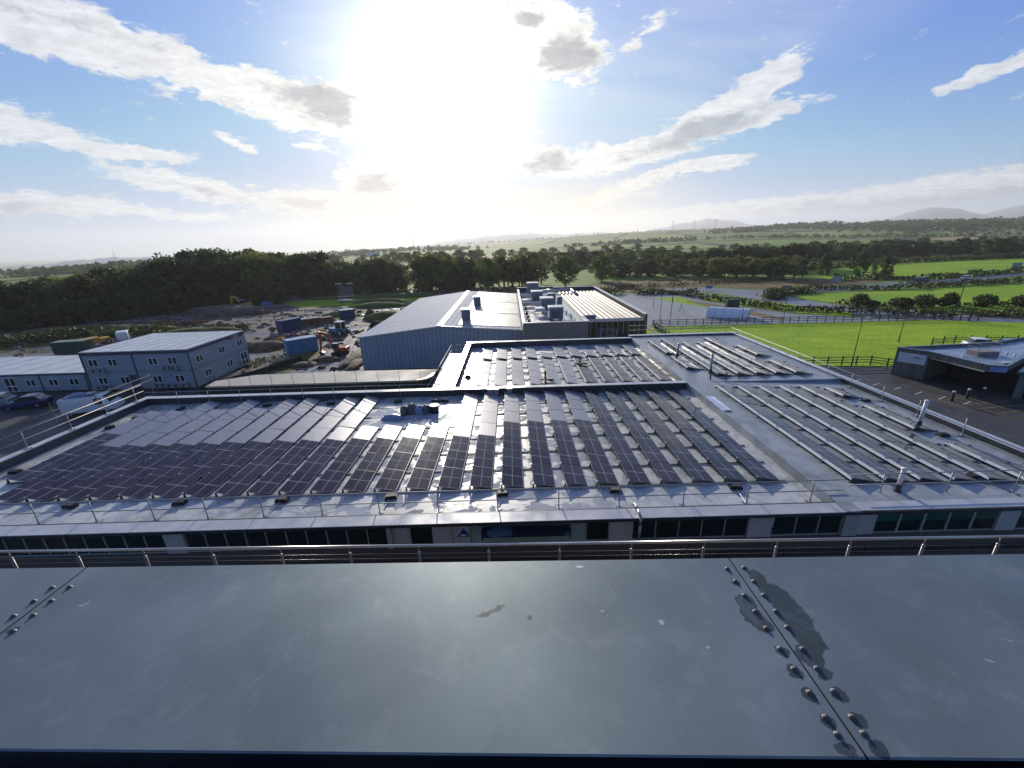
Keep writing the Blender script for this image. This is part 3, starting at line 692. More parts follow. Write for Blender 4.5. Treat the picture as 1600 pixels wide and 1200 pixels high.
sheet('road', [(52.5, 142.3), (55.8, 151.6), (69.8, 151.8), (81.7, 140.0), (97.6, 141.5), (116.9, 144.2), (136.9, 149.4), (167.6, 157.3), (260, 190), (250, 178), (193.7, 159.2), (153.7, 143.7), (124.6, 135.5), (100.6, 131.0), (83.2, 128.8), (80.5, 115.9), (83.8, 101.9), (87.9, 94.1), (96.4, 88.1), (110, 79), (150, 64), (140, 62), (112, 72), (86, 82.6), (84.2, 83), (74.5, 89.6), (77.8, 94.2), (73.3, 107.4), (69.3, 121.3), (67.5, 132.9), (62.2, 139.7)], .008, M_road)
sheet('grass_verge', [(56.7, 125.9), (62.6, 122.9), (73.3, 107.4), (77.8, 94.2), (74.5, 89.6), (65.5, 95.6), (60.4, 106.7), (55.2, 119.0)], .018, M_field)
sheet('grass_verge', [(43.3, 127.5), (51.6, 128.6), (52.5, 122), (51.7, 107.4), (49.5, 110.1)], .020, M_field)
sheet('gravel_strip', [(50.1, 120.2), (54.7, 113.9), (58.4, 96.0), (60.2, 87.3), (56.5, 90.3), (52.3, 102.0)], .024, M_brownv)
sheet('field', [(84.5, 125.3), (114.3, 126.9), (148.9, 132.1), (220, 140), (190, 100), (140, 84), (117.9, 94.8), (103.4, 97.8), (86.0, 104.7), (81.5, 118.6)], .012, M_field)
sheet('field', [(88.5, 94.6), (98.4, 97), (117.9, 96), (150, 84), (150, 70), (107.6, 85.0), (97.8, 89.5)], .016, M_field)
sheet('brown_verge', [(20, 150), (25.5, 168.1), (45.0, 186.4), (82.2, 183.7), (113.6, 170.5), (134.7, 163.7), (140, 155), (118.7, 145.6), (97.6, 142.5), (82.6, 141.7), (70.8, 153), (55.8, 152.6), (43.4, 142.0), (31.9, 147.9)], .020, M_brownv)
sheet('field', [(140.3, 205.8), (213.0, 238.5), (330, 250), (270, 190), (174.4, 160.8), (150, 154), (142.2, 160.9), (125.2, 164.2)], .014, M_field)
sheet('field', [(187.7, 276.9), (348.5, 305.9), (420, 260), (338.2, 256.9), (213, 241), (150.1, 215.9)], .018, M_field)
sheet('field', [(-333.1, 276.2), (-289.0, 262.2), (-232.3, 206.0), (-253.3, 202.5), (-360, 240)], .015, M_field)

# painted marks near the kiosk and on the car park
def strokes(name, lst, w, z, mt):
    b = MB()
    for (x0, y0, x1, y1) in lst:
        d = Vector((x1 - x0, y1 - y0)).normalized(); n = Vector((-d.y, d.x)) * w / 2
        b.poly([(x0 + n.x, y0 + n.y, z), (x0 - n.x, y0 - n.y, z), (x1 - n.x, y1 - n.y, z), (x1 + n.x, y1 + n.y, z)])
    o = b.build(name, mt); o['kind'] = 'structure'; return o
M_ypaint = mat('worn yellow road paint', (.30, .20, .04), .7, 0, .4, 4, rgb2=(.05, .05, .05), thr=(.45, .6), coords='World')
M_wpaint = mat('worn white road paint', (.5, .5, .5), .7, 0, .3, 4, coords='World')
strokes('yellow_hatching', [(46.2 + i * .9, 39.8 - i * 1.15, 52.5 + i * .55, 40.3 - i * 1.0) for i in range(9)], .16, .012, M_ypaint)
strokes('yellow_border', [(45.6, 41.2, 51.8, 41.9), (45.6, 41.2, 52, 30)], .14, .016, M_ypaint)
strokes('parking_lines', [(40.8 + i * 1.05, 49.5 - i * 1.6, 42.3 + i * 1.05, 50.2 - i * 1.6) for i in range(7)], .12, .012, M_wpaint)
strokes('car_park_lines', [(24 + i * 3.2, 98, 25.6 + i * 3.2, 103) for i in range(9)] + [(26 + i * 3.2, 112, 27.4 + i * 3.2, 117) for i in range(8)], .14, .018, M_wpaint)

# ================================================================== OFFICE BUILDING with solar roofs
ZR = 6.3; ZP = 6.8
office = thing('office_building', (0, 14.2, 0), 'long flat roofed office block with glazed front, its roof covered in solar panels', 'building')
b = MB()
b.box(-28.6, 13.4, 14.75, 30.1, 6.0, ZR)
b.build('roof', M_roofA, office, label='wet grey main roof')
b = MB(); b.box(-4.7, 13.4, 30.95, 45.4, 6.0, ZR); b.build('roof', M_roofA, office, label='wet grey rear roof')
b = MB()
def zc(x, y): return ZP if x < 15.1 else ZP - (x - 15.1) * .030
b.prism([(13.4, 14.6), (15.1, 14.6), (15.1, 30.2), (13.4, 30.2)], 5.9, ZP)
b.prism([(15.1, 14.6), (25.4, 14.6), (25.4, 30.2), (15.1, 30.2)], 5.9, ZP, z1f=lambda x, y: ZP - (x - 15.1) * .030)
b.build('roof', M_roofC, office, label='blue grey side roof with smooth walkway strip')
b = MB()
b.prism([(13.4, 30.2), (15.1, 30.2), (15.1, 46.4), (13.4, 46.4)], 5.9, ZP + .004)
b.prism([(15.1, 30.2), (25.4, 30.2), (25.4, 46.4), (15.1, 46.4)], 5.9, ZP, z1f=lambda x, y: ZP + .004 - (x - 15.1) * .006)
b.build('roof', M_roofC, office, label='rear blue grey side roof')
# parapets: dark upstands
b = MB()
b.box(-29.0, -28.6, 14.6, 30.6, 5.9, ZP)            # left
b.box(-28.6, 13.396, 30.1, 30.5, 5.9, ZP)           # behind main roof
b.box(-28.6, 13.396, 14.45, 14.75, 5.9, ZP - .06)    # front
b.box(-5.15, -4.75, 30.503, 45.4, 5.9, ZP)           # left of rear roof
b.box(-5.15, 13.396, 45.4, 45.8, 5.9, ZP + .1)
b.box(13.4, 25.8, 46.4, 46.9, 5.9, ZP + .12)
b.box(25.4, 25.8, 14.6, 46.397, 5.9, ZP)
b.build('parapet', M_dgrey, office)
# copings with joints
def coping(x0, x1, y0, y1, z, along, name='coping', mt=M_coping):
    b = MB(); L_ = (x1 - x0) if along == 'x' else (y1 - y0); n = max(1, round(L_ / 3.0)); g = .006
    for i in range(n):
        a = L_ * i / n + (g if i else 0); c = L_ * (i + 1) / n - (g if i < n - 1 else 0)
        if along == 'x': b.box(x0 + a, x0 + c, y0, y1, z, z + .035)
        else: b.box(x0, x1, y0 + a, y0 + c, z, z + .035)
    return b.build(name, mt, office)
coping(-29.05, 13.3, 13.98, 14.62, ZP - .055, 'x')
coping(13.9, 25.9, 13.98, 14.55, ZP + .003, 'x')
b = MB(); b.box(13.31, 13.89, 13.98, 14.597, ZP - .05, ZP + .012); b.build('coping', M_roofC, office)
coping(-29.05, -28.55, 14.625, 30.6, ZP + .003, 'y')
coping(-28.545, 13.39, 30.06, 30.54, ZP + .003, 'x')
coping(-5.2, -4.7, 30.545, 45.34, ZP + .003, 'y')
coping(-5.2, 13.39, 45.345, 45.85, ZP + .103, 'x')
coping(13.4, 25.85, 46.35, 46.95, ZP + .123, 'x')
coping(25.35, 25.9, 14.555, 46.345, ZP + .003, 'y')
# ledge outside the rear roof and its handrail line
b = MB(); b.box(-7.2, -5.153, 30.503, 45.8, 5.2, 5.6); b.build('ledge', M_roofA, office)
# outer walls
b = MB()
b.box(-28.9, 25.7, 14.62, 30.45, 0, 5.88); b.box(-5.1, 25.7, 30.451, 46.0, 0, 5.88); b.box(-7.2, -5.101, 30.451, 45.8, 0, 5.19)
b.build('wall', M_rendergrey, office)
# front lower wall and fine grille band
b = MB(); b.box(-29.0, 25.8, 14.32, 14.6, 0, 5.37); b.build('wall', M_brown, office, label='dark brown brick base of the front')
b = MB()
for i in range(360):
    x = -28.6 + i * .15
    b.box(x, x + .03, 14.24, 14.27, 4.40, 4.74)
b.build('grille', M_dark, office, label='fine dark bar grille low on the front')
b = MB(); b.box(-29.0, 25.8, 14.1, 14.315, 6.52, 6.66); b.build('fascia', M_dgrey, office)
# glazed front: bays read from left to right (start, end, kind)
def bx(px): return -21.62 + px * .02643
bays = []
def panes(a, c, n, k='d'):
    for i in range(n): bays.append((a + (c - a) * i / n, a + (c - a) * (i + 1) / n, k))
panes(-230, 252, 15); bays.append((252, 285, 'p')); panes(285, 609, 10); bays.append((609, 617, 'm')); bays.append((617, 645, 'b')); bays.append((645, 681, 'd'))
bays += [(681, 713, 'p'), (713, 741, 'p')]
panes(741, 926, 5, 'e'); bays += [(926, 962, 'd'), (962, 1000, 'p')]
panes(1000, 1183, 5); bays.append((1183, 1223, 'q')); panes(1223, 1332, 3); bays.append((1332, 1356, 'm')); bays.append((1356, 1384, 'q'))
panes(1384, 1578, 5, 'g'); bays.append((1578, 1610, 'p')); panes(1610, 1760, 4, 'g')
M_mull = mat('mullion metal', (.48, .50, .46), .4, .3, .1, 2)
M_panel = mat('grey facade panel', (.44, .44, .42), .6, 0, .08, 1)
M_panel2 = mat('pale facade panel', (.45, .45, .45), .6, 0, .08, 1)
for a, c, k in bays:
    x0, x1 = bx(a), bx(c)
    if x1 > 25.6: continue
    if k in 'pq':
        b = MB(); b.box(x0 + .012, x1 - .012, 14.33, 14.6, 5.372, 6.51); b.build('panel', M_panel if k == 'p' else M_panel2, office); continue
    if k == 'm':
        b = MB(); b.box(x0 + .01, x1 - .01, 14.25, 14.6, 5.372, 6.51); b.build('pilaster', M_mull, office); continue
    mw = .06 if k == 'g' else .024
    b = MB()
    b.box(x0, x0 + mw, 14.37, 14.50, 5.372, 6.51); b.box(x1 - .010, x1 - .002, 14.37, 14.50, 5.372, 6.51)
    b.box(x0 + mw + .001, x1 - .011, 14.38, 14.50, 6.44, 6.508); b.box(x0 + mw + .001, x1 - .011, 14.38, 14.50, 5.373, 5.42)
    w = b.build('window', M_mull, office)
    g = MB(); g.box(x0 + mw + .002, x1 - .012, 14.42, 14.45, 5.422, 6.418)
    pm = {'d': M_glassd, 'b': M_panel, 'e': M_glassp, 'g': M_glassd}[k]
    p = g.build('pane', pm, office); p.parent = w
    p.data.transform(Matrix.Translation(office.location)); w.location = (0, 0, 0)
    p.data.transform(Matrix.Translation(-office.location))
    if k in 'dg':
        g = MB(); g.box(x0 + mw + .003, x1 - .013, 14.395, 14.415, 6.28 if k == 'd' else 5.95, 6.41)
        q = g.build('blind', M_glassg, office); q.parent = w
b = MB(); b.box(bx(741), bx(1300), 14.27, 14.299, 6.44, 6.50)
# entrance canopy, dark reflective box on the front
b = MB(); b.box(-1.46, 2.10, 13.95, 14.29, 6.02, 6.30); b.box(-1.52, -1.461, 13.9, 14.29, 5.90, 6.33); b.box(2.101, 2.16, 13.9, 14.29, 5.90, 6.33)
b.build('canopy', mat('dark glossy canopy', (.02, .03, .05), .10, 0, .5, 1.2, rgb2=(.10, .16, .26), thr=(.52, .58)), office)
cn = thing('warning_sign', (-2.30, 14.32, 5.84), 'blue triangular warning sign on grey panel left of the entrance glazing', 'sign')
b = LB(); b.prism([(-.24, 0), (.24, 0), (0, .42)], -.012, .012); me = b.mesh('sign_plate', M_bblue)
me.transform(Matrix.Rotation(pi / 2, 4, 'X')); part('plate', me, cn, (0, -.006, 0))
b = LB(); b.prism([(-.13, .05), (.13, .05), (.10, .12), (-.10, .12)], -.002, .002); me = b.mesh('white_mark', M_white); me.transform(Matrix.Rotation(pi / 2, 4, 'X')); part('white_mark', me, cn, (0, -.022, 0))
cn = thing('round_emblem', (10.80, 14.33, 5.80), 'small dark ring shaped emblem on the pale panel between windows', 'emblem')
b = LB()
for i in range(18):
    t0, t1 = 2 * pi * i / 18, 2 * pi * (i + 1) / 18; b.tube((.13 * cos(t0), -.01, .13 * sin(t0)), (.13 * cos(t1), -.01, .13 * sin(t1)), .022, 6)
b.tube((-.09, -.01, -.13), (-.16, -.01, -.30), .015, 6)
part('ring', b.mesh('ring', M_dark), cn)
# downpipe hooking over the front edge
dp = MB(); dp.path([(4.95, 14.9, 6.75), (4.95, 14.75, 6.92), (4.95, 14.3, 6.95), (4.95, 13.92, 6.86), (4.95, 13.88, 6.5), (4.95, 13.95, 5.5)], .055, 10); 
tag(dp.build('overflow_pipe', M_alu, smooth=True), 'silver overflow pipe hooked over the front roof edge', 'pipe')

# ------------------------------------------------------------------ solar rows
TILT = R(10)
b = LB()
fr = .035
ct, st_ = cos(TILT), sin(TILT)
def tp(u, v, w): return (u * ct + w * st_, v, -u * st_ + w * ct)   # u across (down slope), v along, w normal
def tbox(b, u0, u1, v0, v1, w0, w1, mi=0):
    b.hexa([tp(u0, v0, w0), tp(u1, v0, w0), tp(u1, v1, w0), tp(u0, v1, w0), tp(u0, v0, w1), tp(u1, v0, w1), tp(u1, v1, w1), tp(u0, v1, w1)], mi)
tbox(b, 0, PW, 0, PL, -.035, 0, 0)
b.poly([tp(.012, .012, .002), tp(PW - .012, .012, .002), tp(PW - .012, PL - .012, .002), tp(.012, PL - .012, .002)], 1)
PANEL = b.mesh('solar_panel', [M_frame, M_solar])
PANEL_PALE = PANEL.copy(); PANEL_PALE.materials.clear(); PANEL_PALE.materials.append(M_frame); PANEL_PALE.materials.append(M_solarpale)
# bracket: floor rail to the next row, rear leg, silver end cap, front foot, ballast block
def bracket_mesh(span):
    b = LB()
    b.box(-.12, span, -.03, .03, .015, .055, 0)
    b.hexa([(-.05, -.03, .056), (.05, -.03, .056), (.05, .03, .056), (-.05, .03, .056), (-.015, -.03, .29), (.012, -.03, .29), (.012, .03, .29), (-.015, .03, .29)], 0)
    b.box(.99, 1.04, -.03, .03, .056, .12, 0)
    b.prism([(-.07, -.05), (.02, -.05), (.02, .05), (-.07, .05)], .291, .325, 1)
    return b.mesh('bracket', [M_brk, M_alu])
BR_N = bracket_mesh(1.48); BR_E = bracket_mesh(1.38)
def defl_mesh(n):
    b = LB(); L_ = n * (PL + .03) - .03
    b.hexa([(-.07, 0, .20), (-.06, 0, .20), (-.06, L_, .20), (-.07, L_, .20), (-.02, 0, .315), (-.004, 0, .315), (-.004, L_, .315), (-.02, L_, .315)])
    return b.mesh('deflector', M_defl)
DEFL = {}
rr = random.Random(5)
ordinal = ['first', 'second', 'third', 'fourth', 'fifth', 'sixth', 'seventh', 'eighth', 'ninth', 'tenth', 'eleventh', 'twelfth', 'thirteenth', 'fourteenth', 'fifteenth', 'sixteenth', 'seventeenth', 'eighteenth', 'nineteenth', 'twentieth', 'twenty-first', 'twenty-second', 'twenty-third', 'twenty-fourth', 'twenty-fifth', 'twenty-sixth']
def solar_row(x, y0, n, z, label, group, defl=False, last=False, tilty=0.0, pale_from=99):
    t = thing('solar_panel_row', (x, y0, z), label, 'solar panels', group)
    t.rotation_euler = (tilty, 0, 0)
    for i in range(n):
        part('solar_panel', PANEL_PALE if i >= pale_from else PANEL, t, (0, i * (PL + .03), .305), (rr.gauss(0, .0035), rr.gauss(0, .006), 0))
    for i in range(n + 1):
        part('bracket', BR_E if last else BR_N, t, (0, min(i * (PL + .03) - .015, n * (PL + .03) - .06) if i else .03, 0))
    if defl:
        if n not in DEFL: DEFL[n] = defl_mesh(n)
        part('deflector', DEFL[n], t)
    return t
GA = 'solar panel rows on the main roof'
# main roof, from left edge to right
for k in range(-13, 13):
    x = -6.83 + 1.525 * k
    n, y0 = 7, 17.0
    idx = k + 13
    if k == -13: n, y0 = 5, 18.84
    elif k == -12: n = 6
    elif k in (-10, -8, -5): n = 6
    elif -2 <= k <= 1: n = 4
    where = ordinal[idx] + ' row from the left parapet'
    if k > 1: where = ordinal[12 - k] + ' row from the walkway strip on the right'
    if k == 12: where = 'row nearest the walkway strip'
    if k == -13: where = 'short row against the left parapet'
    if -2 <= k <= 1: lab = 'short row ending at the bare roof patch, %s from its left' % ordinal[k + 2]
    elif k == -3: lab = 'full row of dark solar panels just left of the bare roof patch'
    elif k == 2: lab = 'full row of dark solar panels just right of the bare roof patch'
    else: lab = 'solar row on the main roof, ' + where
    solar_row(x, y0, n, ZR, lab, GA, last=(k == 12), pale_from=3 if k < 4 else (4 if k < 8 else 99))
GB = 'solar panel rows on the rear roof'
for k in range(11):
    x = -3.2 + 1.52 * k
    w = 'leftmost' if k == 0 else ('rightmost' if k == 10 else ordinal[k] + ' from the left')
    solar_row(x, 31.7, 4, ZR, 'long row of solar panels on the rear roof, ' + w, GB, defl=(k > 4), last=(k == 10), pale_from=0 if k < 6 else 99)
    solar_row(x, 39.95, 1 if k in (4, 7) else 2, ZR, 'short far row of solar panels by the rear parapet, ' + w, GB, defl=(k > 3), last=(k == 10), pale_from=0)
GC = 'solar panel rows on the side roof'
for k in range(5):
    x = 15.07 + 1.55 * k
    w = 'next to the walkway strip' if k == 0 else ordinal[k] + ' from the walkway strip'
    solar_row(x, 16.0, 7, zc(x + .5, 0) - .03, 'white edged solar row on the right front roof, ' + w, GC, defl=True)
x = 22.85
solar_row(x, 15.9, 2, zc(x + .5, 0) - .03, 'nearest short solar row by the right guard rail', GC, True, True)
solar_row(x, 21.3, 2, zc(x + .5, 0) - .03, 'short solar row behind the tall white vent', GC, True, True)
solar_row(x, 26.6, 1, zc(x + .5, 0) - .03, 'single solar panel at the back of the right front roof', GC, True, True)
GD = 'solar panel rows on the rear side roof'
for x, y, n, lab in ((14.75, 33.3, 2, 'short solar row on the rear side roof by the flue pipe and walkway strip'), (14.75, 38.2, 3, 'short solar row at the far end beside the rear walkway strip'), (16.4, 31.4, 7, 'full length solar row second from the rear walkway strip'),
                     (18.0, 31.4, 6, 'six panel solar row left of centre on the rear side roof'), (19.55, 31.4, 6, 'six panel solar row right of centre on the rear side roof'), (21.1, 31.4, 7, 'longest right hand solar row on the rear side roof'),
                     (22.7, 31.4, 2, 'two panel solar row near the step between side roofs, by the guard rail'), (22.7, 36.9, 2, 'two panel solar row farther along the rear guard rail')):
    solar_row(x, y, n, ZP - (x - 14.6) * .006, lab, GD, True, x > 22)

# ------------------------------------------------------------------ guard rails
WEIGHT = LB(); WEIGHT.prism([(-.28, -.16), (.28, -.16), (.28, .16), (-.28, .16)], 0, .09); WEIGHT.prism([(-.25, -.13), (.25, -.13), (.22, .13), (-.22, .13)], .091, .17)
WEIGHT = WEIGHT.mesh('counterweight', M_dark)
FOOT = LB(); FOOT.obox((0, 0, .02), (.42, .07, .025), R(35)); FOOT.obox((0, 0, .046), (.42, .07, .025), R(-35)); FOOT.tube((0, 0, .05), (0, 0, .16), .035, 8)
FOOT = FOOT.mesh('foot', M_alu)
POST = LB(); POST.tube((0, 0, .0), (0, 0, 1.1), .024, 8); POST = POST.mesh('post', M_rail, True)
def rail_run(name, label, pts, posts, z0, inward, weights=(), mid=.58, cat='guard rail', zf=None, curl=True):
    t = thing(name, (pts[0][0], pts[0][1], z0), label, cat, 'roof guard rails')
    for nm, h in (('top_rail', 1.1), ('mid_rail', mid)):
        b = MB()
        for (a, c) in zip(pts, pts[1:]): b.tube((a[0], a[1], z0 + h), (c[0], c[1], z0 + h), .024, 8)
        b.build(nm, M_rail, t, True)
    for i, (x, y) in enumerate(posts):
        part('post', POST, t, (x - pts[0][0], y - pts[0][1], 0)); part('foot', FOOT, t, (x - pts[0][0], y - pts[0][1], 0), (0, 0, atan2(inward[1], inward[0])))
        if i in weights:
            L_ = weights[i] if isinstance(weights, dict) else 1.25
            b = LB(); b.tube((0, 0, .05), (inward[0] * L_, inward[1] * L_, .06), .022, 6); part('arm', b.mesh('arm', M_alu), t, (x - pts[0][0], y - pts[0][1], 0))
            part('counterweight', WEIGHT, t, (x - pts[0][0] + inward[0] * L_, y - pts[0][1] + inward[1] * L_, .01), (0, 0, rr.uniform(-.2, .2)))
    return t
fx = [-28.7] + [-26.4 + 2.585 * i for i in range(5)] + [-13.69, -11.21, -8.62, -6.08, -3.48, -.87, 1.81, 4.47, 7.27, 10.06, 12.84]
rail_run('guard_rail', 'long steel guard rail along the front edge of the main roof', [(-28.7, 15.35), (14.2, 15.35)], [(x, 15.35) for x in fx], ZR + .003, (.12, .99), set(range(1, 18, 2)))
rail_run('guard_rail', 'steel guard rail along the front edge of the right front roof', [(14.25, 15.25), (24.6, 15.25)], [(15.71, 15.25), (18.6, 15.25), (21.45, 15.2), (24.3, 15.2)], ZP - .2, (-.3, .95), {0: 1.3, 2: 1.3})
ly = [16.9, 19.5, 21.9, 24.5, 27.0, 29.4]
t = rail_run('guard_rail', 'steel guard rail standing on the left parapet', [(-28.8, 14.9), (-28.8, 30.2)], [(-28.8, y) for y in ly], ZP + .04, (1, 0))
bxs = [-26.0, -23.6, -21.15, -18.75, -16.3, -13.9, -11.4, -8.8, -6.2]
rail_run('guard_rail', 'steel guard rail along the back of the main roof, before the pale slab', [(-28.4, 29.85), (-5.0, 29.85)], [(x, 29.85) for x in bxs], ZR + .003, (0, -1), {1: .8, 3: .8, 5: .8, 7: .8})
ry = [17.6, 20.7, 23.4, 26.0, 28.7, 31.1, 33.5, 36.1, 38.7, 41.2, 43.8]
rail_run('guard_rail', 'steel guard rail along the right edge of the side roofs', [(24.95, 15.3), (24.95, 46.5)], [(24.95, y) for y in ry], ZP - .30, (-1, .05), {1: 1.0, 3: 1.0, 5: 1.0, 7: .9, 9: .9})
rail_run('guard_rail', 'thin guard rail behind the far edge of the rear side roof', [(13.6, 47.3), (25.6, 47.3)], [(x, 47.3) for x in (14.6, 17.0, 19.6, 22.3, 24.9)], ZP + .02, (0, -1))
rail_run('guard_rail', 'bright guard rail outside the rear roof above its ledge', [(-6.95, 31.0), (-6.95, 45.5), (-5.2, 45.5)], [(-6.95, y) for y in (31.2, 34.5, 38, 41.5, 45.4)], 5.61, (1, 0))
# scaffold handrail outside the left wall
t = thing('scaffold_handrail', (-31.0, 14.0, 0), 'double tube scaffold handrail outside the left wall of the office block', 'scaffold')
b = MB()
for z in (7.35, 7.75): b.tube((-30.9, 12.0, z), (-30.9, 33.5, z), .024, 8)
b.tube((-30.2, 15, 6.95), (-30.2, 31.0, 6.95), .028, 8)
b.build('rail', M_scaf, t, True)
for y in (13.5, 16.6, 19.6, 22.6, 25.6, 28.6, 31.6, 33.3):
    b = MB(); b.tube((-30.93, y, 0), (-30.93, y, 8.35), .026, 8); b.tube((-30.93, y + .1, 6.9), (-29.8, y + .1, 6.9), .024, 8); b.build('pole', M_scaf, t, True)

# ------------------------------------------------------------------ things on the roofs
def vent(name, x, y, z, h, r, label, lean=(0, 0), mt=M_white):
    t = thing(name, (x, y, z), label, 'vent pipe')
    b = LB(); b.lathe((0, 0, 0), [(r * 1.9, 0), (r * 1.9, .03), (r * 1.35, .05), (r * 1.35, .30), (r * 1.1, .33)], 14); part('base', b.mesh('base', M_dgrey, False), t)
    b = LB(); b.tube((0, 0, .3), (lean[0], lean[1], h), r, 14); part('pipe', b.mesh('pipe', mt, True), t)
    b = LB(); b.lathe((lean[0], lean[1], h), [(r * 1.3, -.02), (r * 1.3, .05), (r * .6, .10)], 14); part('cap', b.mesh('cap', mt), t)
    return t
vent('vent_pipe', 16.55, 15.35, ZP - .03, 1.05, .085, 'white vent pipe behind the front guard rail of the right roof', (.02, 0))
vent('vent_pipe', 23.75, 22.0, ZP - .25, 1.55, .095, 'tall white vent pipe beside the right guard rail', (.05, 0))
vent('vent_pipe', 15.45, 37.4, ZP, 1.25, .10, 'silver flue pipe on the rear walkway strip, the farther of two', (0, 0), M_alu)
vent('vent_pipe', 16.2, 34.0 - 1.7, ZP, 1.55, .10, 'silver flue pipe nearer the step between the side roofs', (0, 0), M_alu)
for i, x in enumerate((15.5, 16.75, 17.75)):
    b = MB(); b.tube((x, 30.75, ZP - .02), (x, 30.75, ZP + .48), .06, 10); b.lathe((x, 30.75, ZP + .48), [(.085, 0), (.085, .04)], 10)
    tag(b.build('stub_pipe', M_dgrey, smooth=False), 'short dark pipe stub by the step between side roofs, %s' % ('nearest the walkway', 'in the middle', 'farthest right')[i], 'pipe', 'dark pipe stubs')
for (x, y, h, lab) in ((2.62, 32.5, .85, 'dark post with a round base standing among panels at the front of the rear roof'), (6.2, 36.9, .75, 'dark cross armed post standing among panels in the middle of the rear roof')):
    t = thing('roof_post', (x, y, ZR), lab, 'post')
    b = LB(); b.lathe((0, 0, 0), [(.28, 0), (.28, .05), (.12, .08), (.07, .1), (.07, h + .25)], 12); part('post', b.mesh('post', M_dark), t)
    b = LB(); b.box(-.45, .75, -.12, .12, .30, .40); b.box(-.1, .1, -.4, .4, .30, .40); part('arms', b.mesh('arms', M_dark), t)
b = MB(); b.poly([(13.43, 26.9, ZP + .03), (13.72, 26.9, ZP + .10), (13.72, 24.4, ZP + .10), (13.43, 24.4, ZP + .03)]); b.poly([(13.73, 24.4, ZP + .10), (13.73, 26.9, ZP + .10), (14.0, 26.9, ZP + .03), (14.0, 24.4, ZP + .03)])
b.box(13.44, 13.99, 24.41, 26.89, ZP + .004, ZP + .028)
tag(b.build('metal_channel', mat('bare bright metal', (.8, .8, .8), .25, .9, .03, 3)), 'loose strip of bare bright metal lying on the walkway strip', 'metal sheet')
for i, (x, y) in enumerate(((-2.05, 29.8), (-1.6, 29.8), (-.55, 29.85))):
    b = MB(); b.box(x, x + .38, y, y + .3, ZR, ZR + .50); b.box(x - .03, x + .41, y - .03, y + .33, ZR + .502, ZR + .56)
    tag(b.build('junction_box', M_alu), 'small metal junction box against the back parapet, %s of three' % ('left', 'middle', 'right')[i], 'electrical box', 'junction boxes')
# loose heap on the bare patch
def sack(c, r, seed, mt, label, name='sack', cat='sack', group='sacks on the bare roof patch'):
    b = MB(); b.lump(c, r, seed, 14, 7, .32); tag(b.build(name, mt, smooth=True), label, cat, group)
sack((-8.35, 26.0, ZR), (.85, .38, .30), 3, M_bagblue, 'crumpled pale blue sheeting lying flat at the left end of the sack heap', 'plastic_sheet', 'plastic sheet')
sack((-7.75, 26.7, ZR), (.34, .36, .62), 4, M_bag, 'grey sack at the left of the heap on the bare patch')
sack((-7.25, 26.9, ZR), (.42, .40, .72), 5, M_bag, 'tallest grey sack near the middle of the heap')
sack((-6.7, 26.8, ZR), (.36, .36, .60), 6, M_bagblue, 'bluish grey sack right of the tallest sack')
sack((-6.2, 26.95, ZR), (.40, .36, .55), 7, M_bag, 'low dark sack next to the cable drum')
t = thing('cable_drum', (-5.65, 26.9, ZR), 'dark cable drum at the right end of the sack heap', 'cable drum')
b = LB(); b.lathe((0, 0, 0), [(.34, 0), (.34, .05), (.22, .06), (.22, .5), (.34, .51), (.34, .56)], 18); part('drum', b.mesh('drum', M_dgrey), t)
b = LB(); b.lathe((0, 0, .08), [(.30, 0), (.31, .1), (.30, .2), (.31, .3), (.29, .4)], 18); part('cable', b.mesh('cable', M_dark), t)
for i, (x, y) in enumerate(((-5.9, 28.9), (-5.25, 28.95))):
    sack((x, y, ZR), (.34, .22, .22), 20 + i, M_dark, 'small dark bundle near the rail corner, the %s one' % ('left', 'right')[i], 'bundle', 'bundle', 'dark bundles')
# roof outlets and loose cable blocks left field
for i, (x, y) in enumerate(((-27.6, 20.0), (-27.7, 25.8), (-25.2, 28.9), (-26.4, 28.2), (-27.2, 27.3))):
    t = thing('ballast_block', (x, y, ZR), 'black ballast block beside the left parapet, %s from the camera' % ordinal[i if i < 2 else i], 'ballast block', 'ballast blocks'); part('block', WEIGHT, t, (0, 0, 0), (0, 0, i * .7)); 
# cable runs at the top right of the bare patch
b = MB(); rp = random.Random(9)
for k in range(5):
    x = -4.5 + .05 * k; pts = [(-4.4 + .22 * sin(i * .9 + k) + .1 * k, 31.2 + i * .95, ZR + .03) for i in range(13)]; b.path(pts, .018, 5)
tag(b.build('cable_bundle', M_dark), 'loose black cables snaking along the left side of the rear roof', 'cables')
sack((-4.05, 34.6, ZR), (.26, .22, .28), 31, M_dark, 'dark lump beside the cables on the rear roof', 'bundle', 'bundle', 'dark bundles')

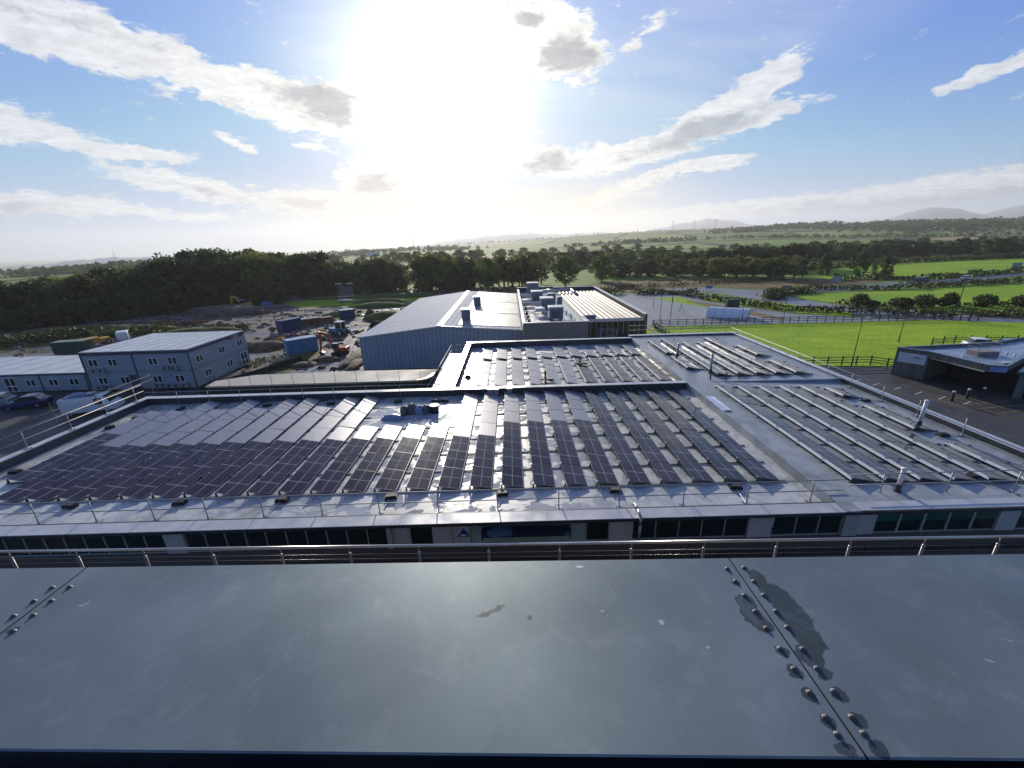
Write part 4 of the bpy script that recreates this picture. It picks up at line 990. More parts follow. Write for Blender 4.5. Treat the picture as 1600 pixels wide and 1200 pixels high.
# ================================================================== BUILDING UNDER THE CAMERA
tower = thing('camera_side_building', (0, 0, 0), 'near building edge with dark wall seen under the camera', 'building')
b = MB(); b.box(-12, 12, .95, 1.58, 0, 15.93); b.build('wall', M_dbrick, tower)
b = MB(); b.box(-12, 12, -3, .70, 15.0, 15.90); b.build('parapet_back', M_dark, tower)
b = MB(); b.box(-14, 14, 1.6, 4.95, 12.1, 12.4); b.build('balcony', M_slab, tower)
cap = thing('roof_edge_capping', (0, 1.25, 16), 'blue grey metal capping in bolted sheets along the near roof edge', 'capping')
seams = [-8.7, -5.45, -2.20, 1.03, 4.28, 7.53]
for i, (a, c) in enumerate(zip(seams, seams[1:])):
    b = MB(); g = .0035
    x0, x1 = a + g, c - g
    n = 20
    def yf(x): return 1.656 - .0185 * x   # far edge
    def yn(x): return max(.74, .822 - .030 * x)
    # plate with rounded near lip
    prof = [(0.006, 15.997), (.012, 16.0)]
    for k in range(n):
        u0, u1 = x0 + (x1 - x0) * k / n, x0 + (x1 - x0) * (k + 1) / n
        b.poly([(u0, yn(u0) + .012, 16.0), (u1, yn(u1) + .012, 16.0), (u1, yf(u1) - .008, 16.0), (u0, yf(u0) - .008, 16.0)])
        b.poly([(u0, yf(u0) - .008, 16.0), (u1, yf(u1) - .008, 16.0), (u1, yf(u1), 15.985), (u0, yf(u0), 15.985)])
        b.poly([(u0, yf(u0), 15.985), (u1, yf(u1), 15.985), (u1, yf(u1), 15.90), (u0, yf(u0), 15.90)])
        for (d0, z0), (d1, z1) in zip(prof, prof[1:]):
            b.poly([(u0, yn(u0) + d0, z0), (u1, yn(u1) + d0, z0), (u1, yn(u1) + d1, z1), (u0, yn(u0) + d1, z1)])
    b.build('sheet', M_cap, cap)
    b = MB(); b.box(c - .02, c + .02, yn(c) + .02, yf(c) - .01, 15.985, 15.9955); b.build('backing_strip', M_dark, cap)
BOLT = LB(); BOLT.lathe((0, 0, 0), [(.0125, 0), (.0125, .0015), (.0085, .002), (.0085, .005), (.0072, .0085), (.004, .0105)], 12); BOLT = BOLT.mesh('bolt', mat('bolt zinc', (.10, .10, .105), .5, .5, .2, 60), True)
for s in seams[1:5]:
    for side in (-.042, .042):
        for k, y in enumerate((1.56, 1.48, 1.40, 1.32, 1.24, 1.15, 1.07, .99, .91, .83 + .03)):
            part('bolt', BOLT, cap, (s + side + rr.uniform(-.002, .002), y - 1.25 + rr.uniform(-.003, .003), .0003))
# stainless balustrade below
bal = thing('balustrade', (0, 4.6, 12.4), 'stainless steel balustrade with round capped posts just beyond the near roof edge', 'railing')
b = MB(); b.path([(-9.5, 4.79, 13.6), (0, 4.60, 13.6), (9, 4.44, 13.6)], .019, 14); b.build('handrail', M_stain, bal, True)
for z in (13.47, 13.39):
    b = MB(); b.path([(-9.5, 4.79, z), (0, 4.60, z), (9, 4.44, z)], .0011, 6); b.build('wire', M_stain, bal, True)
b = LB(); b.tube((0, 0, 0), (0, 0, 1.075), .017, 12); BP = b.mesh('post', mat('dull stainless post', (.22, .21, .20), .42, .6, .1, 6), True)
b = LB(); b.lathe((0, 0, 1.076), [(.022, 0), (.022, .008), (.016, .018), (.006, .024)], 14); b.tube((0, 0, 1.09), (-.0, .0, 1.185), .006, 8); BC = b.mesh('post_cap', mat('dull post cap', (.32, .31, .30), .35, .6, .1, 6), True)
for i in range(19):
    x = -9.1 + i * .965 + (.0 if i < 9 else .012 * (i - 9)); y = 4.60 - .0185 * x
    p = part('post', BP, bal, (x, y - 4.6, 0)); part('post_cap', BC, p)

# ================================================================== METAL SHED
shed = thing('metal_shed', (-10.6, 59.3, 0), 'large blue grey ribbed metal shed with low pitched roof and bright ridge', 'building')
SX0, SX1, SXR, SY0, SY1, ZE0, ZE1, ZRG = -22.5, 1.45, -10.6, 59.3, 104.0, 4.95, 5.40, 6.32
b = MB()
n = 1
for yy, rev in ((SY0, False), (SY1, True)):
    pts = [(SX0, yy, 0), (SX1, yy, 0), (SX1, yy, ZE1 - .05), (SXR, yy, ZRG - .05), (SX0, yy, ZE0 - .05)]
    b.poly(pts[::-1] if rev else pts)
b.poly([(SX0, SY1, 0), (SX0, SY0, 0), (SX0, SY0, ZE0 - .05), (SX0, SY1, ZE0 - .05)]); b.poly([(SX1, SY0, 0), (SX1, SY1, 0), (SX1, SY1, ZE1 - .05), (SX1, SY0, ZE1 - .05)])
b.build('wall', M_shedwall, shed)
b = MB()
def slope(b, xa, za, xb, zb, y0, y1, th, mi=0):
    b.hexa([(xa, y0, za), (xb, y0, zb), (xb, y1, zb), (xa, y1, za), (xa, y0, za + th), (xb, y0, zb + th), (xb, y1, zb + th), (xa, y1, za + th)], mi)
slope(b, SX0 - .3, ZE0 - .03, SXR - .25, ZRG - .02, SY0 - .25, SY1 + .2, .06)
b.build('roof', M_shedroof, shed, label='grey left roof slope')
b = MB(); slope(b, SXR + .25, ZRG - .02, SX1 + .0, ZE1 - .02, SY0 - .25, SY1 + .2, .06); b.build('roof', M_shedroof, shed, label='grey right roof slope')
for (y0, y1) in ((60.8, 72.0), (72.6, 86.0), (86.6, 103.0)):
    b = MB(); slope(b, SXR + 2.6, ZRG - .02 + .07 - 2.35 * .0757, SX1 - .25, ZE1 + .07, y0, y1, .05); b.build('roof_panel', M_shedroof2, shed)
b = MB(); slope(b, SXR - .45, ZRG + .03, SXR, ZRG + .12, SY0 - .3, SY1 + .25, .03); slope(b, SXR + .001, ZRG + .12, SXR + .45, ZRG + .03, SY0 - .3, SY1 + .25, .03); b.build('ridge_flashing', M_ridge, shed)
b = MB(); slope(b, SX0 - .32, ZE0 - .13, SXR, ZRG - .12, SY0 - .30, SY0 - .255, .20); slope(b, SXR + .001, ZRG - .12, SX1, ZE1 - .12, SY0 - .30, SY0 - .255, .20)
b.build('verge_trim', M_coping, shed)
for (x, y, lab) in ((-7.2, 64.8, 'nearer dark box vent on the bright shed roof slope'), (-6.6, 80.5, 'farther dark box vent on the bright shed roof slope')):
    t = thing('roof_vent', (x, y, 5.95), lab, 'roof vent', 'box vents on the shed roof')
    b = LB(); b.box(-.65, .65, -.65, .65, 0, 1.75); part('casing', b.mesh('casing', M_ahu), t)
    b = LB(); b.box(-.75, .75, -.75, .75, 1.752, 1.95); part('cap', b.mesh('cap', M_coping), t)

# ================================================================== PLANT BUILDING
pb = thing('plant_building', (10.6, 56.0, 0), 'block walled flat roofed building with rooftop plant and unfinished timber battened front', 'building')
b = MB(); b.prism([(1.5, 56), (10.5, 56), (10.5, 60), (10.5, 99.6), (1.5, 99.6)], 0, 6.1); b.build('wall', M_block, pb)
b = MB(); b.box(10.503, 19.6, 60.2, 99.6, 0, 6.05); b.build('wall', mat('green sheathing board', (.055, .065, .03), .7, 0, .25, 1.2), pb, label='dark green sheathed wall')
b = MB(); b.box(1.5, 10.5, 56.0, 56.3, 6.1, 6.95); b.build('parapet', M_block, pb)
b = MB(); b.box(1.5, 1.75, 56.303, 99.6, 6.1, 6.95); b.box(1.5, 10.0, 99.603, 100, 5.5, 7.25); b.box(10.0, 19.9, 99.603, 100, 5.5, 7.05); b.box(19.6, 19.9, 60.2, 99.6, 0, 6.98)
b.box(10.2, 10.5, 56.303, 60.2, 6.102, 6.95)
b.build('parapet', M_dgrey, pb)
b = MB(); b.box(1.4, 10.6, 55.9, 56.4, 6.952, 7.0); b.box(1.4, 1.85, 56.403, 99.5, 6.952, 7.0); b.box(1.4, 10.05, 99.5, 100.1, 7.252, 7.31); b.box(10.06, 20.0, 99.5, 100.1, 7.052, 7.11); b.box(19.3, 20.0, 60.1, 99.497, 6.985, 7.035); b.box(10.1, 10.6, 56.403, 60.5, 6.952, 7.0)
b.box(10.503, 19.297, 60.1, 60.5, 6.05, 6.5)
b.build('coping', M_coping, pb)
b = MB(); b.box(1.76, 10.3, 56.31, 99.5, 6.102, 6.16); b.build('roof', M_roofA, pb, label='pale wet flat roof')
b = MB(); b.box(10.31, 19.28, 60.51, 99.5, 6.06, 6.2)
b.build('roof', mat('pale plant roof', (.26, .26, .25), .6, 0, .1, .5), pb, label='pale ribbed roof')
for i in range(11):
    b = MB(); x = 10.9 + i * .8; y1 = 99.2
    slope(b, x, 6.202, x + .30, 6.40, 61.0, y1, .03); slope(b, x + .301, 6.40, x + .60, 6.202, 61.0, y1, .03)
    b.build('roof_rib', M_ribroof, pb)
# battened front
for i in range(12):
    x = 10.75 + i * .80
    b = MB(); b.box(x, x + .09, 60.08, 60.198, 0, 6.04); b.build('batten', M_woodp, pb)
b = MB(); b.box(15.6, 18.6, 60.06, 60.19, 0, 4.2); b.build('opening', M_dark, pb, label='dark unfinished opening')
b = MB(); b.box(10.6, 12.4, 60.5, 61.0, 6.502, 7.0); b.build('access_hatch', M_ahu, pb)
# scaffold frame before it
sc_ = thing('scaffold', (14.0, 58.6, 0), 'tubular scaffold bay in front of the battened wall', 'scaffold')
for x in (12.6, 14.9):
    for y in (57.9, 59.3):
        b = MB(); b.tube((x, y, 0), (x, y, 5.3), .05, 8); b.build('standard', M_rail, sc_, True)
for z in (2.0, 3.6, 4.0, 5.2):
    b = MB(); b.tube((12.5, 57.85, z), (15.0, 57.85, z), .045, 8); b.tube((12.5, 59.35, z), (15.0, 59.35, z), .045, 8); b.build('ledger', M_rail, sc_, True)
b = MB(); b.tube((12.6, 57.8, 5.2), (14.9, 57.8, 4.0), .045, 8); b.tube((14.9, 57.8, 4.0), (12.6, 57.8, 2.0), .045, 8); b.build('brace', M_rail, sc_, True)
# steel stair landing rail beside it
st = thing('access_stair', (17.4, 55.0, 0), 'galvanised access stair and landing rail by the battened wall', 'stair')
b = MB()
for z in (3.3, 3.8, 4.3): b.tube((17.2, 54.6, z), (20.2, 54.6, z), .04, 8)
for i in range(8): b.tube((17.2 + i * .428, 54.6, 2.6), (17.2 + i * .428, 54.6, 4.3), .035, 6)
b.build('landing_rail', M_rail, st, True)
b = MB(); b.tube((15.6, 54.0, 2.9), (17.2, 54.6, 4.3), .05, 8); b.tube((15.6, 53.2, 2.5), (17.0, 53.8, 3.7), .05, 8); b.build('stair_rail', M_rail, st, True)
b = MB(); b.box(17.2, 20.2, 54.6, 57.0, 2.5, 2.6); b.build('landing', M_dgrey, st)
# rooftop plant
def ahu(x, y, z, w, d, h, label, legs=.3):
    t = thing('air_handling_unit', (x, y, z), label, 'air handling unit', 'rooftop plant units')
    b = LB(); b.box(-w / 2, w / 2, -d / 2, d / 2, legs, h); part('casing', b.mesh('casing', M_ahu), t)
    b = LB(); b.box(-w / 2 - .06, w / 2 + .06, -d / 2 - .06, d / 2 + .06, h + .002, h + .16); part('lid', b.mesh('lid', M_coping), t)
    for sx in (-1, 1):
        b = LB(); b.box(sx * w * .42 - .05, sx * w * .42 + .05, -d * .42, d * .42, 0, legs - .003); part('leg', b.mesh('leg', M_dgrey), t)
    b = LB()
    for k in range(6): b.box(-w * .32, w * .32, -d / 2 - .03, -d / 2 - .004, legs + .25 + k * .16, legs + .33 + k * .16)
    part('louvre', b.mesh('louvre', M_dgrey), t)
ahu(6.6, 62.2, 6.16, 2.1, 2.0, 1.95, 'large box plant unit nearest the block wall', .35)
ahu(5.9, 70.0, 6.16, 2.1, 2.4, 2.3, 'large box plant unit behind the nearest one')
ahu(5.0, 82.0, 6.16, 2.2, 2.4, 2.1, 'box plant unit in the middle of the roof')
ahu(4.7, 92.0, 6.16, 2.4, 2.4, 2.8, 'farthest box plant unit near the rear parapet')
def duct(x, y, z, w, d, h, label):
    b = MB(); b.box(x - w / 2, x + w / 2, y - d / 2, y + d / 2, z + .3, z + h); 
    for s_ in (-.4, .4): b.box(x + s_ * w - .04, x + s_ * w + .04, y - d / 2, y + d / 2, z, z + .298)
    b.tube((x - w / 2, y, z + h + .002), (x + w / 2, y, z + h + .002), .12, 10)
    tag(b.build('duct', M_duct), label, 'duct', 'ducts on the plant roof')
duct(3.7, 76.0, 6.16, 2.6, 1.0, .85, 'low horizontal duct left of the middle units')
duct(3.4, 86.5, 6.16, 3.4, 1.1, 1.0, 'long horizontal duct farther left')
duct(8.2, 84.0, 6.16, 1.0, 5.2, 1.1, 'duct running back towards the rear parapet')
b = MB(); b.path([(7.0, 95, 6.9), (13.5, 95, 7.0), (14.2, 90, 6.5)], .28, 12); tag(b.build('duct', M_duct, smooth=True), 'round duct crossing near the rear parapet', 'duct', 'ducts on the plant roof')
for (x, y, r, h, lab) in ((7.3, 76, .75, 2.2, 'round silver cooling drum, the wider of two'), (8.35, 72.0, .45, 2.0, 'slim round flue drum right of the wide one')):
    t = thing('flue_drum', (x, y, 6.16), lab, 'flue')
    b = LB(); b.lathe((0, 0, 0), [(r, 0), (r, h)], 18); part('drum', b.mesh('drum', M_ahu, False), t)
    b = LB()
    for k in range(7): b.lathe((0, 0, .25 + k * h / 8), [(r + .01, 0), (r + .03, .03), (r + .01, .06)], 18)
    part('bands', b.mesh('bands', M_duct), t)
    b = LB(); b.lathe((0, 0, h), [(r * .9, .005), (r * 1.1, .12), (r * 1.1, .2), (r * .5, .26)], 18); part('cowl', b.mesh('cowl', M_duct), t)
t = thing('condenser_frame', (4.6, 66.8, 6.16), 'open framed condenser with white top between the two nearest units', 'condenser')
b = LB(); b.box(-.8, .8, -.9, .9, .7, 1.25); part('casing', b.mesh('casing', M_white), t)
b = LB()
for sx in (-.9, .9):
    for sy in (-1, 1): b.tube((sx, sy, 0), (sx, sy, .9), .04, 6)
for z in (.45, .9):
    b.path([(-.9, -1, z), (.9, -1, z), (.9, 1, z), (-.9, 1, z), (-.9, -1, z)], .035, 6)
part('frame', b.mesh('frame', M_alu), t)
for (x, y, w, lab) in ((3.9, 58.0, 2.2, 'dark flat skylight just behind the block wall, left'), (8.3, 58.4, 1.7, 'white framed skylight just behind the block wall, right')):
    t = thing('skylight', (x, y, 6.16), lab, 'skylight')
    b = LB(); b.box(-w / 2, w / 2, -.6, .6, 0, .55); part('frame', b.mesh('frame', M_dgrey if w > 2 else M_white), t)
    b = LB(); b.box(-w / 2 + .12, w / 2 - .12, -.48, .48, .552, .60); part('pane', b.mesh('pane', M_coping if w > 2 else M_glassd), t)
for i, (x, y) in enumerate(((2.5, 60.5), (2.5, 63.5), (2.45, 68.0), (2.45, 73), (2.4, 78))):
    b = MB(); b.lathe((x, y, 6.16), [(.28, 0), (.28, .2), (.15, .28), (.15, .45), (.3, .5), (.26, .6)], 12)
    tag(b.build('roof_cowl', M_dark), 'small dark roof cowl by the left parapet, %s back' % ordinal[i], 'roof cowl', 'dark roof cowls')
for i, (x, y) in enumerate(((9.3, 60.5), (9.0, 62.0), (9.3, 65.0), (9.0, 68.0))):
    b = MB(); b.lathe((x, y, 6.16), [(.1, 0), (.1, .3), (.16, .32), (.1, .42)], 10)
    tag(b.build('roof_cowl', M_alu), 'tiny silver cowl near the ribbed roof, %s back' % ordinal[i], 'roof cowl', 'silver roof cowls')

# ================================================================== PALE SLAB behind the main roof
slab = thing('low_store_building', (-20, 40, 0), 'long low building with pale flat roof and dark green front behind the main roof', 'building')
RP = [(-31.0, 39.2), (-9.6, 39.25), (-8.8, 39.7), (-8.35, 40.6), (-8.15, 42.9), (-18.0, 43.15), (-28.0, 42.75), (-31.2, 41.0)]
b = MB(); b.prism([(x + .0, y + .05) for x, y in RP], 0, 4.55); b.build('wall', M_netting, slab)
b = MB(); b.prism(RP, 4.552, 4.70); b.build('roof', M_concrete, slab)
b = MB(); b.poly([(-9.9, 39.35, 4.704), (-9.6, 39.27, 4.704), (-8.8, 39.72, 4.704), (-8.37, 40.6, 4.704), (-8.3, 41.6, 4.704), (-8.6, 41.5, 4.704), (-8.75, 40.8, 4.704), (-9.1, 39.95, 4.704)]); b.build('yellow_edge', M_yellow, slab)
f = thing('post_fence', (-20, 39.1, 4.0), 'thin post and wire fence along the front edge of the low pale roof', 'fence')
for i in range(11):
    x = -30.6 + i * 2.13; b = MB(); b.tube((x, 39.12, 3.6), (x, 39.12, 5.75), .022, 6); b.build('post', M_scaf, f)
b = MB(); b.tube((-30.6, 39.12, 4.3), (-9.3, 39.12, 4.3), .010, 5); b.build('wire', M_scaf, f)
f = thing('netting_fence', (-37, 56, 0), 'dark netted fence climbing from the pale slab past the cabins', 'fence')
b = MB(); pts = [(-40.6, 50.2), (-39.2, 54.6), (-37.5, 58), (-36.2, 62), (-34.6, 65.3)]
for (a, c) in zip(pts, pts[1:]):
    b.hexa([(a[0], a[1], 0), (c[0], c[1], 0), (c[0] + .06, c[1], 0), (a[0] + .06, a[1], 0), (a[0], a[1], 1.0), (c[0], c[1], 1.0), (c[0] + .06, c[1], 1.0), (a[0] + .06, a[1], 1.0)])
b.build('netting', M_netting, f)
for (x, y) in pts + [(-39.9, 52.4), (-38.3, 56.3), (-36.8, 60), (-35.4, 63.6)]:
    b = MB(); b.tube((x - .05, y, 0), (x - .05, y, 2.1), .035, 6); b.build('post', M_dark, f)

# ================================================================== SITE CABINS
def win(b_parent, x, y, z, w, h, axis, kind='w', name='window'):
    # window on a wall facing -y (axis 'y') or +x (axis 'x'); x,y,z = centre on wall face, world metres
    b = MB(); g = MB(); e = .07
    def bxx(m, a0, a1, z0, z1, d0, d1):
        if axis == 'y': m.box(x + a0, x + a1, y - d1, y - d0, z0, z1)
        else: m.box(x + d0, x + d1, y + a0, y + a1, z0, z1)
    bxx(b, -w / 2, w / 2, z - h / 2, z - h / 2 + e, .004, .06); bxx(b, -w / 2, w / 2, z + h / 2 - e, z + h / 2, .004, .06)
    bxx(b, -w / 2, -w / 2 + e, z - h / 2 + e + .001, z + h / 2 - e - .001, .004, .06); bxx(b, w / 2 - e, w / 2, z - h / 2 + e + .001, z + h / 2 - e - .001, .004, .06)
    bxx(b, -e * .8, e * .8, z - h / 2 + e + .001, z + h / 2 - e - .001, .004, .055)
    if kind == 'd': bxx(b, -w / 2 + e + .001, w / 2 - e - .001, z - .25, z - .12, .004, .05)
    f_ = b.build(name, M_white, b_parent)
    bxx(g, -w / 2 + e, w / 2 - e, z - h / 2 + e, z + h / 2 - e, .002, .02)
    p = g.build('pane', M_carglass, b_parent); p.parent = f_
    return f_
cab = thing('site_cabin', (-50, 53, 0), 'two storey grey modular site office with dark fascia and white windows', 'building')
def cabin(root, x0, x1, y0, y1, z1, posts, fas):
    b = MB(); b.box(x0, x1, y0, y1, .15, z1 - fas); b.build('wall', M_cabin, root)
    b = MB(); b.box(x0 - .03, x1 + .03, y0 - .03, y1 + .03, z1 - fas + .002, z1); b.build('fascia', M_cabtrim, root)
    b = MB(); n = max(2, round((y1 - y0) / 2.6)); 
    for i in range(n):
        a, c = y0 + (y1 - y0) * i / n, y0 + (y1 - y0) * (i + 1) / n
        b.box(x0 - .05, x1 + .05, a + .02 - (.06 if i == 0 else 0), c - .02, z1 + .002, z1 + .10)
    for i in range(9): b.box(x0 + (x1 - x0) * i / 8 - .03, x0 + (x1 - x0) * i / 8 + .03, y0, y1, z1 + .102, z1 + .13)
    b.build('roof', M_cabroof, root)
    for px in posts:
        b = MB(); b.box(px - .09, px + .09, y0 - .06, y0 - .002, 0, z1 - .04); b.build('corner_post', M_cabtrim, root)
CX0, CX1, CY0, CY1, CZ = -57.3, -43.0, 53.0, 65.2, 5.35
cabin(cab, CX0, CX1, CY0, CY1, CZ, (CX0, -50.5, CX1), .42)
for x in (-55.9, -53.3, -47.9, -45.3):
    win(cab, x, CY0 - .0, 3.95, 1.25, 1.0, 'y')
for x in (-55.4, -52.4, -48.0, -45.0): win(cab, x, CY0, 1.45, 1.25, 1.0, 'y')
for y, z, w, h, k in ((54.7, 3.75, 1.3, 1.0, 'w'), (59.3, 3.8, 1.3, 1.0, 'w'), (63.6, 3.85, 1.3, 1.0, 'w'), (55.6, 1.45, 1.3, 1.0, 'w'), (60.3, 1.4, 1.3, 1.0, 'w'), (63.9, 1.25, 1.6, 2.0, 'd')): win(cab, CX1, y, z, w, h, 'x', k)
b = MB(); b.box(CX0 + .0, CX1, CY0 - .02, CY0 - .003, 2.56, 2.62); b.box(CX1 + .003, CX1 + .02, CY0, CY1, 2.56, 2.62); b.build('floor_band', M_cabtrim, cab)
b = MB(); b.box(-51.7, -50.7, CY0 - .05, CY0 - .004, .15, 2.2); b.build('door', M_cabtrim, cab)
b = MB(); b.box(-49.2, -45.9, CY0 - .09, CY0 - .003, 4.55, 4.6)
def acunit(x, z, lab):
    t = thing('air_conditioner', (x, CY0 - .24, z), lab, 'air conditioner', 'air conditioners on the cabin wall')
    b = LB(); b.box(-.42, .42, -.16, .16, 0, .58); part('casing', b.mesh('casing', mat('ac casing', (.30, .32, .32), .5) if 'ac casing' not in MATS else MATS['ac casing']), t)
    b = LB(); b.lathe((0, 0, 0), [(.20, 0), (.20, .012)], 14); me = b.mesh('fan', M_dark); me.transform(Matrix.Rotation(pi / 2, 4, 'X')); part('fan', me, t, (-.08, -.162, .29))
for i, (x, z) in enumerate(((-55.8, 2.65), (-54.9, 2.65), (-46.3, 2.75), (-45.1, 2.75), (-55.9, .35), (-54.8, .35), (-46.4, .3), (-45.4, .3), (-44.4, .3), (-48.0, .35))):
    acunit(x, z, 'air conditioner on the two storey cabin wall, %s row, %s' % ('upper' if z > 2 else 'ground', ('far left', 'second from left', 'second from right', 'at the right corner', 'far left', 'second from left', 'third from the right', 'second from the right', 'at the right corner', 'under the middle window')[i]))
# company board on the fascia end
sg = thing('company_sign', (CX1 + .05, 63.2, 5.0), 'small navy company board with red mark and white letters on the cabin fascia', 'sign')
b = LB(); b.box(-.008, .012, -1.9, 1.5, -.24, .26); part('board', b.mesh('board', mat('navy board', (.015, .018, .07), .4)), sg)
b = LB()
for k in range(3): b.box(.014, .022, -1.75, -1.35, -.16 + k * .13, -.09 + k * .13)
b.box(.014, .022, -1.83, -1.76, -.16, .17); part('red_mark', b.mesh('red_mark', M_red), sg)
def text3(txt, size, mt, parent, loc, rot, name='lettering', depth=.004):
    c = bpy.data.curves.new(name, 'FONT'); c.body = txt; c.size = size; c.extrude = depth; c.materials.append(mt)
    o = bpy.data.objects.new(name + '_source', c); col.objects.link(o); bpy.context.view_layer.update()
    me = bpy.data.meshes.new_from_object(o.evaluated_get(bpy.context.evaluated_depsgraph_get())); bpy.data.objects.remove(o)
    return part(name, me, parent, loc, rot)
text3('CUBT', .62, M_white, sg, (.022, -1.2, -.20), (pi / 2, 0, pi / 2))
cab2 = thing('site_cabin', (-67, 53, 0), 'single storey grey site cabin with pale ribbed roof beside the two storey one', 'building')
cabin(cab2, -84, -57.42, 53.3, 63.5, 2.55, (-58.0, -64.2, -70.6), .22)
for x in (-59.7, -62.5, -65.6, -71.2, -74, -77): win(cab2, x, 53.3, 1.35, 1.3, .95, 'y')
win(cab2, -68.4, 53.3, 1.15, 1.5, 2.0, 'y', 'd', 'door')

# ================================================================== VEHICLES
def wheel(t, x, y, r, w):
    b = LB(); b.tube((0, -w / 2, 0), (0, w / 2, 0), r, 16); o = part('wheel', b.mesh('wheel', M_tyre, False), t, (x, y, r))
    b = LB(); b.tube((0, -w / 2 - .01, 0), (0, w / 2 + .01, 0), r * .55, 12); part('rim', b.mesh('rim', M_alu), o)
def car(x, y, rz, paint, label, L=4.3, H=1.5, W=1.78, kind='hatch', cat='car', group=None, name='parked_car', z=0):
    t = thing(name, (x, y, z), label, cat, group, rz)
    hl = L / 2
    if kind == 'van': body = [(-hl, .35), (hl, .35), (hl, 1.0), (hl - .45, 1.2), (hl - 1.1, H), (-hl + .05, H), (-hl, H - .2)]
    else: body = [(-hl, .3), (-hl + .1, .22), (hl - .1, .22), (hl, .35), (hl, .65), (hl - .25, .82), (hl - 1.2, .95), (-hl + .5, .98), (-hl + .06, .88)]
    b = LB(); b.profile(body, W, Matrix.Identity(4)); me = b.mesh('body', paint)
    o = part('body', me, t); bv = o.modifiers.new('bevel', 'BEVEL'); bv.width = .10; bv.segments = 3; bv.limit_method = 'ANGLE'
    for p in me.polygons: p.use_smooth = True
    if kind != 'van':
        b = LB(); zt = H; a = [(-hl + .35, .93), (hl - 1.25, .93), (hl - 1.95, zt - .06), (hl - 2.1, zt - .02), (-hl + 1.1, zt - .02), (-hl + .75, zt - .08)]
        b.profile(a, W - .22, Matrix.Identity(4)); o = part('glasshouse', b.mesh('glasshouse', M_carglass), t); bv = o.modifiers.new('bevel', 'BEVEL'); bv.width = .06; bv.segments = 2
        b = LB(); b.profile([(hl - 2.0, zt - .05), (hl - 2.15, zt + .01), (-hl + 1.0, zt + .01), (-hl + .72, zt - .07)], W - .26, Matrix.Identity(4)); part('roof', b.mesh('roof', paint), t)
        for px in (hl - 1.6, -.25, -hl + .65):
            for s in (-1, 1): b = LB(); b.tube((px + (.28 if px > 1 else 0), s * (W / 2 - .10), .95), (px - (.28 if px > 1 else -.12 if px < -1 else 0), s * (W / 2 - .115), zt - .03), .035, 6); part('pillar', b.mesh('pillar', paint), t)
    else:
        b = LB(); b.hexa([(hl - .47, -W / 2 + .12, 1.18), (hl - .42, -W / 2 + .12, 1.16), (hl - .42, W / 2 - .12, 1.16), (hl - .47, W / 2 - .12, 1.18), (hl - 1.08, -W / 2 + .2, H - .08), (hl - 1.03, -W / 2 + .2, H - .06), (hl - 1.03, W / 2 - .2, H - .06), (hl - 1.08, W / 2 - .2, H - .08)]); part('windscreen', b.mesh('windscreen', M_carglass), t)
        b = LB()
        for s in (-1, 1): b.box(hl - 1.9, hl - 1.15, s * (W / 2 + .004) - .008, s * (W / 2 + .004) + .008, 1.15, H - .25)
        part('side_window', b.mesh('side_window', M_carglass), t)
    for sx in (-1, 1):
        for s in (-1, 1): wheel(t, sx * (hl - .8), s * (W / 2 - .11), .32, .2)
    for s in (-1, 1):
        b = LB(); b.box(hl - .06, hl + .012, s * .62 - .16, s * .62 + .16, .62, .76); part('headlight', b.mesh('headlight', M_white), t)
        b = LB(); b.box(-hl - .012, -hl + .06, s * .66 - .12, s * .66 + .12, .66, .82); part('taillight', b.mesh('taillight', M_red), t)
    return t
car(-60.2, 47.6, R(200), M_navy, 'navy blue car parked in front of the single storey cabin')
car(-65.4, 48.3, R(200), M_cargreen, 'pale green car parked at the left picture edge by the cabin')
# white motorhome like van with clutter on its roof
v = car(-49.6, 45.3, R(18), M_carwhite, 'white van with a cluttered roof behind the scaffold handrail', 5.2, 2.1, 2.0, 'van', 'van')
b = LB(); b.box(-2.2, .8, -.8, .8, 2.14, 2.2); b.lump((-1.2, .1, 2.2), (.7, .5, .3), 5, 12, 6, .3); b.box(-.2, .6, -.5, .4, 2.205, 2.4); part('roof_load', b.mesh('roof_load', M_bagblue), v)
b = LB()
for s in (-.85, .85): b.tube((-2.4, s, 2.28), (1.2, s, 2.28), .03, 6)
part('roof_rack', b.mesh('roof_rack', M_dark), v)
car(-83.4, 87.2, R(128), M_carwhite, 'white van parked beyond the two storey cabin roof', 4.4, 2.1, 1.9, 'van', 'van')
car(71.8, 60.9, R(-22), M_carwhite, 'white estate car parked on the lane beside the lawn behind the kiosk', 4.6, 1.55)
car(75.4, 60.0, R(-20), mat('sky blue car paint', (.16, .28, .42), .3, .1, .05, 1), 'sky blue car just right of the white estate car', 4.2, 1.45)
car(90.5, 137.0, R(20), M_cargrey, 'grey car rounding the bend of the distant road', 4.3, 1.5, name='car')
car(141, 144.5, R(15), M_cargrey, 'dark van on the distant road below the far field', 4.9, 2.1, 1.9, 'van', 'van', name='van')
car(163, 150.5, R(20), M_carwhite, 'pale car farther right on the distant road', 4.3, 1.5, name='car')

